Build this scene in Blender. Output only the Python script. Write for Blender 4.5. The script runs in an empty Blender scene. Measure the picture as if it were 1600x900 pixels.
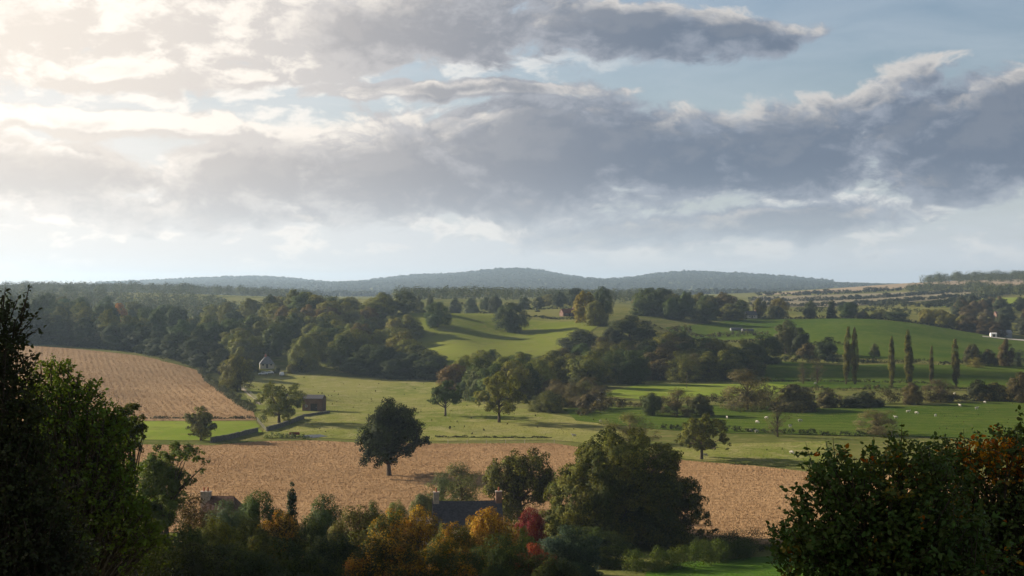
import bpy, math, random
import numpy as np
from mathutils import Vector, Matrix
from mathutils.geometry import delaunay_2d_cdt

scene = bpy.context.scene
COL = scene.collection
R = math.radians
F = 2200.0                      # focal length in photograph pixels (1600 wide)
EYE = 45.0                      # eye height above datum; the valley floor lies near z = 2
SUN_AZ, SUN_EL = R(-66), R(20)  # azimuth measured from the view direction (+Y), negative = to the left

# ------------------------------------------------------------------ terrain
CTRL = []
for px in (-2600, -1200, -500, 0, 400, 800, 1200, 1600, 2100, 2800, 4200):
    for d, z in ((5, -2.0), (20, -5.0), (60, -15), (100, -25), (150, -34.5), (200, -41.3), (235, -42.8)):
        CTRL.append((px, None, d, z))
for px, py, d in [
    (-500, 660, 450), (0, 690, 395), (400, 690, 394), (700, 692, 391), (880, 690, 394), (1180, 728, 340), (1600, 752, 313), (2200, 700, 380),
    (0, 655, 460), (240, 655, 460), (400, 655, 461), (700, 650, 473), (950, 640, 498), (1250, 640, 498), (1600, 640, 498),
    (40, 540, 760), (200, 548, 750), (310, 575, 700), (150, 600, 590), (280, 612, 580), (390, 630, 525), (370, 610, 590),
    (100, 514, 860), (250, 530, 850), (350, 545, 800), (100, 497, 1100), (250, 505, 1150), (-300, 520, 860), (-300, 490, 1200),
    (420, 586, 695), (560, 590, 690), (690, 592, 686), (440, 525, 860), (560, 498, 920), (500, 545, 790), (500, 512, 900), (620, 505, 940), (640, 492, 990), (600, 525, 880),
    (750, 492, 990), (850, 497, 970), (945, 508, 900), (690, 585, 700), (840, 558, 780), (760, 530, 860), (700, 545, 820), (950, 540, 820),
    (750, 478, 1250), (885, 482, 1150), (885, 474, 1350), (1050, 500, 1050), (1080, 485, 1250), (640, 478, 1250),
    (1000, 602, 625), (1180, 590, 680), (900, 610, 590), (1100, 535, 880), (1050, 522, 950), (1200, 533, 900), (1200, 560, 780),
    (1400, 562, 775), (1400, 503, 1080), (1250, 498, 1120), (1500, 517, 1070), (1600, 531, 1050), (1600, 570, 780), (2200, 540, 1000),
    (1400, 604, 612), (1600, 592, 680), (1300, 530, 900), (1500, 545, 880),
    (1300, 482, 1500), (1300, 463, 2200), (1400, 444, 3000), (1200, 458, 2700), (1550, 437, 3000), (1540, 480, 1420), (1540, 467, 1700),
    (1500, 452, 2300), (1400, 470, 1800), (1100, 470, 1900), (1600, 505, 1200), (2300, 440, 3000), (2300, 480, 1500),
    (800, 466, 2000), (800, 462, 3000), (800, 460, 4800), (1100, 460, 4800), (300, 463, 1700), (300, 459, 2500), (60, 456, 2500), (470, 466, 2300),
    (600, 466, 2300), (300, 459, 4500), (100, 475, 1450), (450, 490, 1350), (-400, 455, 2500), (-400, 458, 4500), (1400, 452, 4800), (1600, 452, 4800),
]:
    CTRL.append((px, py, d, None))
CREST = [(-900, 440), (-300, 444), (0, 450), (100, 449), (200, 446), (330, 440), (390, 438), (450, 442), (560, 444), (640, 440), (690, 432),
         (760, 428), (800, 428), (880, 435), (990, 438), (1050, 434), (1105, 430), (1160, 434), (1230, 439), (1300, 444), (1400, 448),
         (1600, 449), (2200, 440), (3000, 446)]
for px, py in CREST:
    CTRL.append((px, py, 7500, None))
for px in (-2600, -1200, -400, 0, 400, 800, 1200, 1600, 2100, 2800, 4200):
    CTRL.append((px, None, 10500, -10)); CTRL.append((px, None, 14000, -50))
for px in (-2600, -1200, 2800, 4200):
    for d, z in ((400, -43), (800, -38), (1500, -24), (3000, -5), (5000, -10)):
        CTRL.append((px, None, d, z))

def ctl_xy(px, d):
    return np.arctan((np.asarray(px, float) - 800) / F) * 5.5, np.log(np.asarray(d, float)) * 2.6
_c = [(*ctl_xy(px, d), (z if z is not None else -(py - 450) / F * d)) for px, py, d, z in CTRL]
_ca = np.array([[c[0], c[1]] for c in _c]); _cz = np.array([c[2] for c in _c])
def _ker(a, b):
    return -np.sqrt(((a[:, None, :] - b[None, :, :]) ** 2).sum(-1) + 0.12)
_n = len(_cz)
_A = np.zeros((_n + 3, _n + 3)); _A[:_n, :_n] = _ker(_ca, _ca) - np.eye(_n) * 0.002
_A[:_n, _n] = 1; _A[_n, :_n] = 1; _A[:_n, _n + 1:] = _ca; _A[_n + 1:, :_n] = _ca.T
# far-off heights are large: solve for z / weight so near fields stay exact
_wt = np.linalg.lstsq(_A, np.concatenate([_cz, [0, 0, 0]]), rcond=None)[0]

def polar(x, y):
    x = np.asarray(x, float); y = np.asarray(y, float)
    return np.arctan2(x, y), np.sqrt(x * x + y * y)
def height(x, y):
    """terrain height, world z"""
    th, r = polar(x, y)
    th = np.clip(th, -1.0, 1.0)
    D = np.clip(r, 5.0, 14000) * np.cos(np.clip(th, -.45, .45))
    a = np.stack([(th * 5.5).ravel(), (np.log(np.maximum(D, 2.0)) * 2.6).ravel()], 1)
    out = np.empty(len(a))
    for i in range(0, len(a), 20000):
        s = a[i:i + 20000]
        out[i:i + 20000] = _ker(s, _ca) @ _wt[:_n] + _wt[_n] + s @ _wt[_n + 1:]
    return out.reshape(th.shape) + EYE
def hz(x, y):
    return float(height(np.array([x]), np.array([y]))[0])
_RAYD = np.exp(np.linspace(math.log(12), math.log(9000), 2600))
def ground_at(px, py, dmin=12):
    """where the line of sight through a photo pixel first meets the ground -> world x, y, z"""
    d = _RAYD[_RAYD >= dmin]
    x = (px - 800) / F * d
    gz = height(x, d); rz = EYE - (py - 450) / F * d
    hit = np.nonzero(gz >= rz)[0]
    i = int(hit[0]) if len(hit) else len(d) - 1
    return float(x[i]), float(d[i]), float(gz[i])
def at(px, d):
    x = (px - 800) / F * d
    return x, d, hz(x, d)

# ------------------------------------------------------------------ object helpers
def tag(o, label=None, cat=None, group=None, kind=None):
    if label: o['label'] = label
    if cat: o['category'] = cat
    if group: o['group'] = group
    if kind: o['kind'] = kind
    return o
def link(name, me, mat=None, parent=None, loc=None):
    o = bpy.data.objects.new(name, me); COL.objects.link(o)
    if mat is not None and me is not None and not me.materials:
        me.materials.append(mat)
    if parent: o.parent = parent
    if loc is not None: o.location = loc
    return o
def empty(name, loc=(0, 0, 0), rz=0.0):
    o = bpy.data.objects.new(name, None); COL.objects.link(o)
    o.location = loc; o.rotation_euler = (0, 0, rz); o.empty_display_size = 0.5
    return o
def np_mesh(name, verts, faces, smooth=False, normals=None):
    """faces: (n,k) array of equal sized polygons, or a list of such arrays"""
    if not isinstance(faces, (list, tuple)): faces = [faces]
    verts = np.asarray(verts, np.float32)
    me = bpy.data.meshes.new(name)
    me.vertices.add(len(verts)); me.vertices.foreach_set('co', verts.ravel())
    nl = sum(f.size for f in faces); npoly = sum(len(f) for f in faces)
    me.loops.add(nl); me.polygons.add(npoly)
    me.loops.foreach_set('vertex_index', np.concatenate([f.ravel() for f in faces]).astype(np.int32))
    tot = np.concatenate([np.full(len(f), f.shape[1], np.int32) for f in faces])
    me.polygons.foreach_set('loop_start', np.concatenate([[0], np.cumsum(tot)[:-1]]).astype(np.int32))
    if smooth: me.polygons.foreach_set('use_smooth', np.ones(npoly, bool))
    me.update(calc_edges=True)
    if normals is not None:
        a = me.attributes.new('custom_normal', 'FLOAT_VECTOR', 'POINT'); a.data.foreach_set('vector', np.ascontiguousarray(normals, np.float32).ravel())
    return me
class MB:
    """collects boxes, prisms and tubes into one mesh"""
    def __init__(s): s.v = []; s.f = []; s.m = []
    def add(s, vs, fs, mi=0):
        o = len(s.v); s.v += [tuple(v) for v in vs]; s.f += [tuple(i + o for i in f) for f in fs]; s.m += [mi] * len(fs); return s
    def box(s, x0, x1, y0, y1, z0, z1, mi=0):
        vs = [(x0, y0, z0), (x1, y0, z0), (x1, y1, z0), (x0, y1, z0), (x0, y0, z1), (x1, y0, z1), (x1, y1, z1), (x0, y1, z1)]
        return s.add(vs, [(0, 3, 2, 1), (4, 5, 6, 7), (0, 1, 5, 4), (1, 2, 6, 5), (2, 3, 7, 6), (3, 0, 4, 7)], mi)
    def prism(s, prof, x0, x1, mi=0):
        """prof: closed (y,z) outline, extruded along x"""
        n = len(prof)
        vs = [(x0, y, z) for y, z in prof] + [(x1, y, z) for y, z in prof]
        fs = [tuple(range(n - 1, -1, -1)), tuple(range(n, 2 * n))] + [(i, (i + 1) % n, n + (i + 1) % n, n + i) for i in range(n)]
        return s.add(vs, fs, mi)
    def tube(s, pts, rad, n=7, mi=0):
        pts = [Vector(p) for p in pts]; ring = []
        for i, p in enumerate(pts):
            d = (pts[min(i + 1, len(pts) - 1)] - pts[max(i - 1, 0)]).normalized()
            a = d.orthogonal().normalized() if abs(d.z) < .95 else Vector((1, 0, 0)); a = (a - d * a.dot(d)).normalized(); b = d.cross(a)
            ring.append([p + (a * math.cos(2 * math.pi * k / n) + b * math.sin(2 * math.pi * k / n)) * rad[i] for k in range(n)])
        vs = [v for r in ring for v in r]; fs = []
        for i in range(len(pts) - 1):
            for k in range(n):
                fs.append((i * n + k, i * n + (k + 1) % n, (i + 1) * n + (k + 1) % n, (i + 1) * n + k))
        fs.append(tuple(range(n - 1, -1, -1))); fs.append(tuple((len(pts) - 1) * n + k for k in range(n)))
        return s.add(vs, fs, mi)
    def mesh(s, name, smooth=False):
        me = bpy.data.meshes.new(name); me.from_pydata(s.v, [], s.f); me.update()
        if smooth:
            for p in me.polygons: p.use_smooth = True
        return me
    def build(s, name, mat, parent=None, loc=None, smooth=False):
        return link(name, s.mesh(name, smooth), mat, parent, loc)

# ------------------------------------------------------------------ node helpers
class E:
    """a socket with arithmetic"""
    def __init__(s, nt, sock): s.nt = nt; s.k = sock
    def op(s, o, *a, clamp=False):
        n = s.nt.nodes.new('ShaderNodeMath'); n.operation = o; n.use_clamp = clamp
        for i, x in enumerate((s,) + a):
            if isinstance(x, E): s.nt.links.new(x.k, n.inputs[i])
            else: n.inputs[i].default_value = x
        return E(s.nt, n.outputs[0])
    def __add__(s, o): return s.op('ADD', o)
    __radd__ = __add__
    def __sub__(s, o): return s.op('SUBTRACT', o)
    def __rsub__(s, o): return (s * -1.0) + o
    def __mul__(s, o): return s.op('MULTIPLY', o)
    __rmul__ = __mul__
    def __truediv__(s, o): return s.op('DIVIDE', o)
    def max(s, o): return s.op('MAXIMUM', o)
    def min(s, o): return s.op('MINIMUM', o)
    def pow(s, o): return s.op('POWER', o)
    def sqrt(s): return s.op('SQRT')
    def sstep(s, a, b, lo=0.0, hi=1.0, kind='SMOOTHSTEP'):
        n = s.nt.nodes.new('ShaderNodeMapRange'); n.interpolation_type = kind; n.clamp = True
        s.nt.links.new(s.k, n.inputs['Value'])
        for nm, v in (('From Min', a), ('From Max', b), ('To Min', lo), ('To Max', hi)):
            if isinstance(v, E): s.nt.links.new(v.k, n.inputs[nm])
            else: n.inputs[nm].default_value = v
        return E(s.nt, n.outputs['Result'])
def node(nt, t, **kw):
    n = nt.nodes.new(t)
    for k, v in kw.items():
        if k in n.inputs:
            if isinstance(v, E): nt.links.new(v.k, n.inputs[k])
            elif hasattr(v, 'is_output'): nt.links.new(v, n.inputs[k])
            else: n.inputs[k].default_value = v
        else: setattr(n, k, v)
    return n
def mixc(nt, fac, a, b, mode='MIX'):
    n = nt.nodes.new('ShaderNodeMix'); n.data_type = 'RGBA'; n.blend_type = mode; n.clamp_factor = True
    for sock, v in ((n.inputs[0], fac), (n.inputs[6], a), (n.inputs[7], b)):
        if isinstance(v, E): nt.links.new(v.k, sock)
        elif hasattr(v, 'is_output'): nt.links.new(v, sock)
        elif isinstance(v, (int, float)): sock.default_value = v
        else: sock.default_value = (*v[:3], 1)
    return n.outputs[2]
def comb(nt, x, y, z=0.0):
    n = nt.nodes.new('ShaderNodeCombineXYZ')
    for i, v in enumerate((x, y, z)):
        if isinstance(v, E): nt.links.new(v.k, n.inputs[i])
        else: n.inputs[i].default_value = v
    return n.outputs[0]
def noise(nt, vec, scale, detail=4, rough=.55, dist=0.0, dims='3D'):
    n = nt.nodes.new('ShaderNodeTexNoise'); n.noise_dimensions = dims
    n.inputs['Scale'].default_value = scale; n.inputs['Detail'].default_value = detail
    n.inputs['Roughness'].default_value = rough; n.inputs['Distortion'].default_value = dist
    if vec is not None: nt.links.new(vec, n.inputs['Vector'])
    return E(nt, n.outputs['Fac'])
def new_mat(name):
    m = bpy.data.materials.new(name); m.use_nodes = True
    nt = m.node_tree; nt.nodes.clear()
    out = nt.nodes.new('ShaderNodeOutputMaterial')
    return m, nt, out
def princ(nt, out, color, rough=.8, spec=.2, bump=None, bump_s=.3, bump_d=.1):
    b = nt.nodes.new('ShaderNodeBsdfPrincipled')
    if isinstance(color, (tuple, list)): b.inputs['Base Color'].default_value = (*color[:3], 1)
    else: nt.links.new(color, b.inputs['Base Color'])
    b.inputs['Roughness'].default_value = rough; b.inputs['Specular IOR Level'].default_value = spec
    if bump is not None:
        bn = nt.nodes.new('ShaderNodeBump'); bn.inputs['Strength'].default_value = bump_s; bn.inputs['Distance'].default_value = bump_d
        nt.links.new(bump.k if isinstance(bump, E) else bump, bn.inputs['Height']); nt.links.new(bn.outputs[0], b.inputs['Normal'])
    nt.links.new(b.outputs[0], out.inputs['Surface'])
    return b
def obj_coord(nt):
    return nt.nodes.new('ShaderNodeTexCoord').outputs['Object']
def plain_mat(name, col, rough=.8, var=.25, scale=2.0, spec=.2, bump=.3):
    m, nt, out = new_mat(name)
    v = noise(nt, obj_coord(nt), scale, 5, .65)
    c = mixc(nt, v.sstep(.3, .7), tuple(x * (1 - var) for x in col), tuple(min(1, x * (1 + var)) for x in col))
    princ(nt, out, c, rough, spec, v if bump else None, bump, .05)
    return m
# ------------------------------------------------------------------ sky, sun, camera
def build_world():
    w = bpy.data.worlds.new('World'); scene.world = w; w.use_nodes = True
    nt = w.node_tree; nt.nodes.clear()
    out = nt.nodes.new('ShaderNodeOutputWorld')
    sky = nt.nodes.new('ShaderNodeTexSky'); sky.sky_type = 'NISHITA'; sky.sun_disc = False
    sky.sun_elevation = SUN_EL; sky.sun_rotation = SUN_AZ; sky.altitude = 100
    sky.air_density = 1.0; sky.dust_density = 2.0; sky.ozone_density = 1.0
    tc = nt.nodes.new('ShaderNodeTexCoord')
    sp = nt.nodes.new('ShaderNodeSeparateXYZ'); nt.links.new(tc.outputs['Generated'], sp.inputs[0])
    X, Y, Z = (E(nt, sp.outputs[i]) for i in range(3))
    az = X.op('ARCTAN2', Y)
    hyp = (X * X + Y * Y).sqrt().max(0.02)
    U = az * 22.0 + 8.0                     # azimuth, 1 unit = 2.6 degrees, 8 = straight ahead
    V = (Z / hyp) * 22.0                    # height above the horizon in the same unit
    # ---- cloud masses: where the banks lie in the sky dome (azimuth, height, half sizes, tilt, weight)
    BANKS = [
        (5.6, 4.05, 3.4, .75, .02, 1.0), (9.6, 4.02, 2.3, .42, -.03, 1.0), (11.3, 3.93, 1.2, .2, -.02, .9),
        (0.6, 4.1, 3.4, 1.0, .1, .9), (2.0, 3.3, 2.6, .3, .0, .75), (7.2, 3.05, 2.1, .13, .01, .75), (1.6, 2.45, 2.6, .2, -.02, .7),
        (8.6, 2.1, 2.0, .95, .0, 1.3), (6.1, 1.85, 1.7, .8, .1, 1.1), (3.9, 1.75, 1.7, .6, .05, 1.0), (0.6, 1.75, 2.2, .42, .0, .8),
        (10.4, 2.0, 1.4, .75, .0, 1.15), (12.3, 2.1, 1.25, .80, .12, 1.25), (15.7, 2.35, 1.9, .85, .30, 1.3),
        (13.5, 2.85, 1.2, .24, .33, .62), (15.6, 1.75, 1.5, .36, .06, .8), (14.1, 2.25, .75, .55, .2, .8), (12.3, 1.02, 1.6, .3, .06, .7), (7.6, 1.4, 2.0, .36, .0, .7),
        (3.0, 1.15, 2.6, .25, .0, .45), (9.8, .85, 1.5, .16, .05, .4),
        (20.0, 3.0, 3.5, .9, .1, 1.0), (-5.0, 2.4, 4.0, .8, .0, .8), (-4.0, 6.0, 6.0, 1.2, .0, .9), (7.0, 6.6, 6.0, 1.3, .05, 1.0), (24.0, 6.5, 6.0, 1.2, .0, .9),
    ]
    def field(u, v, detail, warp=True):
        wn = nt.nodes.new('ShaderNodeTexNoise'); wn.inputs['Scale'].default_value = .75; wn.inputs['Detail'].default_value = 3
        nt.links.new(comb(nt, u, v * 1.5, 3.1), wn.inputs['Vector'])
        ws = nt.nodes.new('ShaderNodeSeparateXYZ'); nt.links.new(wn.outputs['Color'], ws.inputs[0])
        wu = u + (E(nt, ws.outputs[0]) - .5) * 1.1
        wv = v + (E(nt, ws.outputs[1]) - .5) * .55
        acc = None
        for (u0, v0, a, b, t, wgt) in BANKS:
            c, s = math.cos(t), math.sin(t)
            du = wu - u0; dv = wv - v0
            p = (du * (c / a) + dv * (s / a)); q = (du * (-s / b) + dv * (c / b))
            e = ((p * p + q * q).sqrt() * -wgt) + wgt
            acc = e if acc is None else acc.op('SMOOTH_MAX', e, .25)
        acc = acc.max(-.8)
        f1 = noise(nt, comb(nt, wu, wv * 1.7, 0.0), 1.0, detail, .63, .2)
        return acc, acc * .95 + (f1 - .5) * 1.9 + .02
    a1, d1 = field(U, V, 10)
    a2, d2 = field(U - .34, V + .22, 6)     # the same density a little nearer the sun: gives lit rims
    f2 = noise(nt, comb(nt, U, V * 1.6, 21.0), 1.9, 9, .64, .3)
    alpha = d1.sstep(-.24, .08)
    sunny = U.sstep(3.0, 7.2, 1.0, 0.0) * V.sstep(1.9, 2.7)      # upper left: the bank lit through from the sun's side
    thick = (d1 + (f2 - .5) * 1.9 - sunny * 1.05).sstep(-.22, .55)
    glow2 = U.sstep(-1.0, 11.5, 1.0, 0.0)    # towards the sun everything is brighter
    lit = ((d1 - d2) + (f2 - .5) * .95 + sunny * .28).sstep(.08, .55) * (1.0 - (d1 - sunny * .6).sstep(-.1, .6) * .92) * glow2.sstep(0.0, .35, .78, 1.0)
    low = V.sstep(.5, 2.0, 1.0, 0.0)         # banks near the horizon are farther off and paler
    # ---- colours (world radiance)
    dark = mixc(nt, glow2, (.088, .111, .150), (.42, .38, .345))
    dark = mixc(nt, low * .75, dark, mixc(nt, glow2, (.21, .24, .28), (.41, .40, .395)))
    mid = mixc(nt, glow2, (.170, .192, .230), (.52, .465, .41))
    mid = mixc(nt, low * .8, mid, mixc(nt, glow2, (.27, .295, .328), (.50, .485, .47)))
    rim = mixc(nt, glow2, (.43, .405, .372), (.66, .60, .535))
    body = mixc(nt, thick, mid, dark)
    cloud = mixc(nt, lit, body, rim)
    # thin veil: whitens the clear sky near the horizon and towards the sun
    veil_n = noise(nt, comb(nt, U * .45, V * 2.0, 7.7), .9, 6, .6, .4)
    veil = (V.sstep(-.2, 3.6, .92, .16) + glow2 * .55 + (veil_n - .5) * .7).max(0.0).min(.95)
    skc = node(nt, 'ShaderNodeVectorMath', operation='SCALE'); nt.links.new(sky.outputs[0], skc.inputs[0]); skc.inputs['Scale'].default_value = SKY_K
    hz_ = V.sstep(0.0, 1.3, .75, 0.0)
    tint = mixc(nt, 1.0, skc.outputs[0], (.98, 1.0, 1.05), 'MULTIPLY')
    veilc = mixc(nt, glow2, (.335, .368, .40), (.53, .50, .47))
    clear = mixc(nt, veil, tint, veilc)
    clear = mixc(nt, hz_, clear, mixc(nt, glow2, (.385, .405, .425), (.50, .48, .46)))
    # small broken puffs low in the sky, and thin bright sheets higher up
    pn = noise(nt, comb(nt, U, V * 2.3, 40.0), 1.15, 8, .58, .25)
    pm = noise(nt, comb(nt, U * .35, V * .8, 60.0), 1.0, 2, .5)
    puff = (pn + (pm - .5) * .55).sstep(.48, .62) * V.sstep(.15, .7) * (.55 + glow2 * .4) * (1.0 - U.sstep(8.0, 11.0) * V.sstep(2.3, 2.9))
    pc = mixc(nt, pn.sstep(.56, .80), mixc(nt, glow2, (.48, .47, .45), (.66, .60, .535)), mixc(nt, glow2, (.25, .268, .295), (.48, .45, .43)))
    clear = mixc(nt, puff, clear, pc)
    col = mixc(nt, alpha * (V.sstep(.1, 1.5, .25, 1.0)), clear, cloud)
    # grey cover added outside the view, overhead and behind, to cut the fill light
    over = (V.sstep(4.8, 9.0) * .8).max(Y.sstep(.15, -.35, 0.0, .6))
    col = mixc(nt, 1.0, col, (.83, .83, .83), 'MULTIPLY')
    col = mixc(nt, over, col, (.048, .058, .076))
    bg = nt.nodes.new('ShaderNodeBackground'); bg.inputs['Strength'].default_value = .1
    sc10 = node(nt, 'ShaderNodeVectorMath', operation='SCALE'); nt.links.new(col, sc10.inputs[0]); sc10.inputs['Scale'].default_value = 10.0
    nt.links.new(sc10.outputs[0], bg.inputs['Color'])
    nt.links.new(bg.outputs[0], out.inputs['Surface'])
    w.cycles.sampling_method = 'MANUAL'; w.cycles.sample_map_resolution = 512
SKY_K = 0.062
build_world()

sl = bpy.data.lights.new('sun', 'SUN'); sl.energy = 5.0; sl.angle = R(.6); sl.color = (1.0, .87, .70)
so = bpy.data.objects.new('sun', sl); COL.objects.link(so)
sd = Vector((math.sin(SUN_AZ) * math.cos(SUN_EL), math.cos(SUN_AZ) * math.cos(SUN_EL), math.sin(SUN_EL)))
so.rotation_euler = sd.to_track_quat('Z', 'Y').to_euler(); so.location = (-60, 40, 120)

cam = bpy.data.cameras.new('camera'); cam.sensor_width = 36; cam.lens = 36 * F / 1600
cam.clip_start = .1; cam.clip_end = 40000
co = bpy.data.objects.new('camera', cam); COL.objects.link(co)
co.location = (0, 0, EYE); co.rotation_euler = (R(90), 0, 0); scene.camera = co
scene.view_settings.view_transform = 'Standard'; scene.view_settings.look = 'None'
scene.view_settings.exposure = 1.16; scene.view_settings.gamma = 1.0; scene.view_settings.use_curve_mapping = False
cy = scene.cycles
cy.max_bounces = 6; cy.diffuse_bounces = 2; cy.glossy_bounces = 1; cy.transmission_bounces = 3; cy.transparent_max_bounces = 4; cy.volume_bounces = 0
cy.caustics_reflective = False; cy.caustics_refractive = False; cy.use_denoising = True
cy.use_adaptive_sampling = True; cy.adaptive_threshold = .01

# ------------------------------------------------------------------ the air: a thin even haze over the whole valley
def build_haze():
    mb = MB(); mb.box(-13000, 13000, -13000, 13000, -40, 175)
    m, nt, out = new_mat('haze')
    v = nt.nodes.new('ShaderNodeVolumePrincipled'); v.inputs['Color'].default_value = (.57, .77, 1.0, 1); v.inputs['Density'].default_value = HAZE
    v.inputs['Anisotropy'].default_value = .45
    nt.links.new(v.outputs[0], out.inputs['Volume'])
    tag(mb.build('haze', m), kind='stuff')
HAZE = 8.2e-5
build_haze()

# ------------------------------------------------------------------ unseen low clouds added on the left to shade the slope and the valley
def build_shade_cloud(px_py_z, rx, ry, rz, seed):
    """an added shade-casting cumulus 700 m up towards the sun from the given ground point"""
    import bmesh
    rng = np.random.default_rng(seed); bm = bmesh.new(); t = 700 / math.sin(SUN_EL); c = Vector(px_py_z) + sd * t
    for i in range(46):
        a = rng.uniform(0, 6.28); q = math.sqrt(rng.random()) * .85; k = (1 - .6 * q) * rng.uniform(.75, 1.15)
        p = Vector((math.cos(a) * q * rx, math.sin(a) * q * ry, rng.uniform(-.2, .5) * rz * (1 - q)))
        r = min(rx, ry) * .36 * k
        bmesh.ops.create_icosphere(bm, subdivisions=3, radius=r, matrix=Matrix.Translation(p) @ Matrix.Diagonal((1.1, 1.1, .6 * rz / min(rx, ry) * 2.2, 1)))
    for v in bm.verts:
        v.co += v.co.normalized() * (math.sin(v.co.x * .09) * math.sin(v.co.y * .11) * math.sin(v.co.z * .13 + 1)) * 6
    me = bpy.data.meshes.new('cloud'); bm.to_mesh(me); bm.free()
    for p in me.polygons: p.use_smooth = True
    m, nt, out = new_mat('shade_cloud_white'); princ(nt, out, (.85, .85, .85), 1.0, 0.0)
    tag(link('cloud', me, m, None, c), kind='stuff')  # added cloud out of view, placed for its shadow on the ground

build_shade_cloud((-85, 96, 5), 130, 105, 30, 4)
build_shade_cloud(((1360 - 800) / F * 700, 700, 5), 110, 42, 22, 9)
build_shade_cloud((4, 14, 41), 54, 46, 14, 12)
# ------------------------------------------------------------------ ground
def grass_mat(name, a, b, c, patch=.02, fine=.35, stripes=None):
    m, nt, out = new_mat(name)
    oc = obj_coord(nt)
    n1 = noise(nt, oc, patch, 5, .6)
    n2 = noise(nt, oc, fine, 6, .7)
    n3 = noise(nt, oc, 3.1, 4, .7)
    n0 = noise(nt, oc, .006, 4, .6); n4 = noise(nt, oc, .075, 5, .65)
    col = mixc(nt, (n1 * .6 + n0 * .4).sstep(.40, .60), tuple(x * .80 for x in a), b)
    col = mixc(nt, (n2 * .6 + n4 * .4).sstep(.47, .62) * .85, col, c)
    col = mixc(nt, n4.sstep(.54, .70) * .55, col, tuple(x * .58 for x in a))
    if stripes:
        ang, period, amt = stripes
        sp = nt.nodes.new('ShaderNodeSeparateXYZ'); nt.links.new(oc, sp.inputs[0])
        s = E(nt, sp.outputs[0]) * math.cos(ang) + E(nt, sp.outputs[1]) * math.sin(ang) + (n1 - .5) * period * 1.5
        w = (s * (2 * math.pi / period)).op('SINE')
        col = mixc(nt, w.sstep(.2, .95) * amt * n2.sstep(.3, .6), col, tuple(x * .55 for x in a))
    col = mixc(nt, n3.sstep(.35, .75) * .45, col, tuple(x * .6 for x in a))
    princ(nt, out, col, 1.0, .0, n2 * .6 + n3 * .4, .8, .45)
    return m
def soil_mat(name, a, b, c, rows=None):
    m, nt, out = new_mat(name)
    oc = obj_coord(nt)
    n1 = noise(nt, oc, .03, 4, .6); n2 = noise(nt, oc, .9, 6, .75); n3 = noise(nt, oc, .14, 5, .65)
    col = mixc(nt, n1.sstep(.35, .65), a, b)
    col = mixc(nt, n2.sstep(.42, .72) * .7, col, c)
    n5 = noise(nt, oc, .012, 4, .65)
    col = mixc(nt, n5.sstep(.46, .66) * .40, col, tuple(x * .68 for x in c))
    col = mixc(nt, n3.sstep(.52, .70) * .45, col, tuple(x * .62 for x in a))
    if rows:
        dx, dy, period, amt = rows
        sp = nt.nodes.new('ShaderNodeSeparateXYZ'); nt.links.new(oc, sp.inputs[0])
        s = E(nt, sp.outputs[0]) * dy - E(nt, sp.outputs[1]) * dx + (n1 - .5) * 8.0 + (n3 - .5) * 1.5
        w = (s * (2 * math.pi / period)).op('SINE')
        col = mixc(nt, w.sstep(.0, .9) * amt * n3.sstep(.3, .55, .5, 1.0), col, tuple(x * .42 for x in a))
    princ(nt, out, col, .95, .02, n2, .5, .2)
    return m
M_GROUND = grass_mat('meadow_grass', (.105, .125, .030), (.150, .150, .048), (.20, .175, .075), .012, .22)
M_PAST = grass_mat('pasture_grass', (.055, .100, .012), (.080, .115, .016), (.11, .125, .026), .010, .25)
M_HILLP = grass_mat('hill_pasture_grass', (.130, .165, .024), (.165, .185, .034), (.17, .165, .050), .008, .25)
M_STRIP = grass_mat('bright_grass', (.16, .225, .028), (.20, .25, .04), (.20, .20, .055), .03, .4)
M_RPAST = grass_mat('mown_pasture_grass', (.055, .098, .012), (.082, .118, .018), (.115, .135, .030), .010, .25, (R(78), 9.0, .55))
M_DRY = grass_mat('dry_meadow_grass', (.165, .195, .040), (.235, .225, .072), (.30, .265, .125), .018, .2)
M_LAWN = grass_mat('lawn_grass', (.06, .13, .015), (.075, .14, .02), (.09, .14, .03), .05, .8)
M_STUB = soil_mat('stubble', (.30, .188, .094), (.365, .235, .122), (.24, .148, .074), (1.0, .05, 3.4, .22))
M_HSTUB = soil_mat('hill_stubble', (.285, .185, .095), (.34, .228, .122), (.225, .142, .072), (-.31, .95, 2.9, .16))
M_PLOUGH = soil_mat('far_stubble', (.26, .20, .13), (.32, .25, .17), (.20, .16, .11))
M_FARBROWN = soil_mat('far_fallow', (.19, .165, .105), (.22, .19, .125), (.15, .135, .085))

th_front = np.linspace(-.52, .52, 300)
th = np.concatenate([np.linspace(-math.pi, -.55, 34), th_front, np.linspace(.55, math.pi, 34)])
rr = np.concatenate([[0.01], np.exp(np.linspace(math.log(2.0), math.log(12000), 430))])
TH, RR = np.meshgrid(th, rr, indexing='ij')
gx, gy = RR * np.sin(TH), RR * np.cos(TH)
gz = height(gx, gy)
nT, nR = TH.shape
idx = np.arange(nT * nR).reshape(nT, nR)
quads = np.stack([idx[:-1, :-1], idx[1:, :-1], idx[1:, 1:], idx[:-1, 1:]], -1).reshape(-1, 4)
quads = quads[:, ::-1]
me = np_mesh('ground', np.stack([gx, gy, gz], -1).reshape(-1, 3), quads, True)
tag(link('ground', me, M_GROUND), kind='structure')

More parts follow.
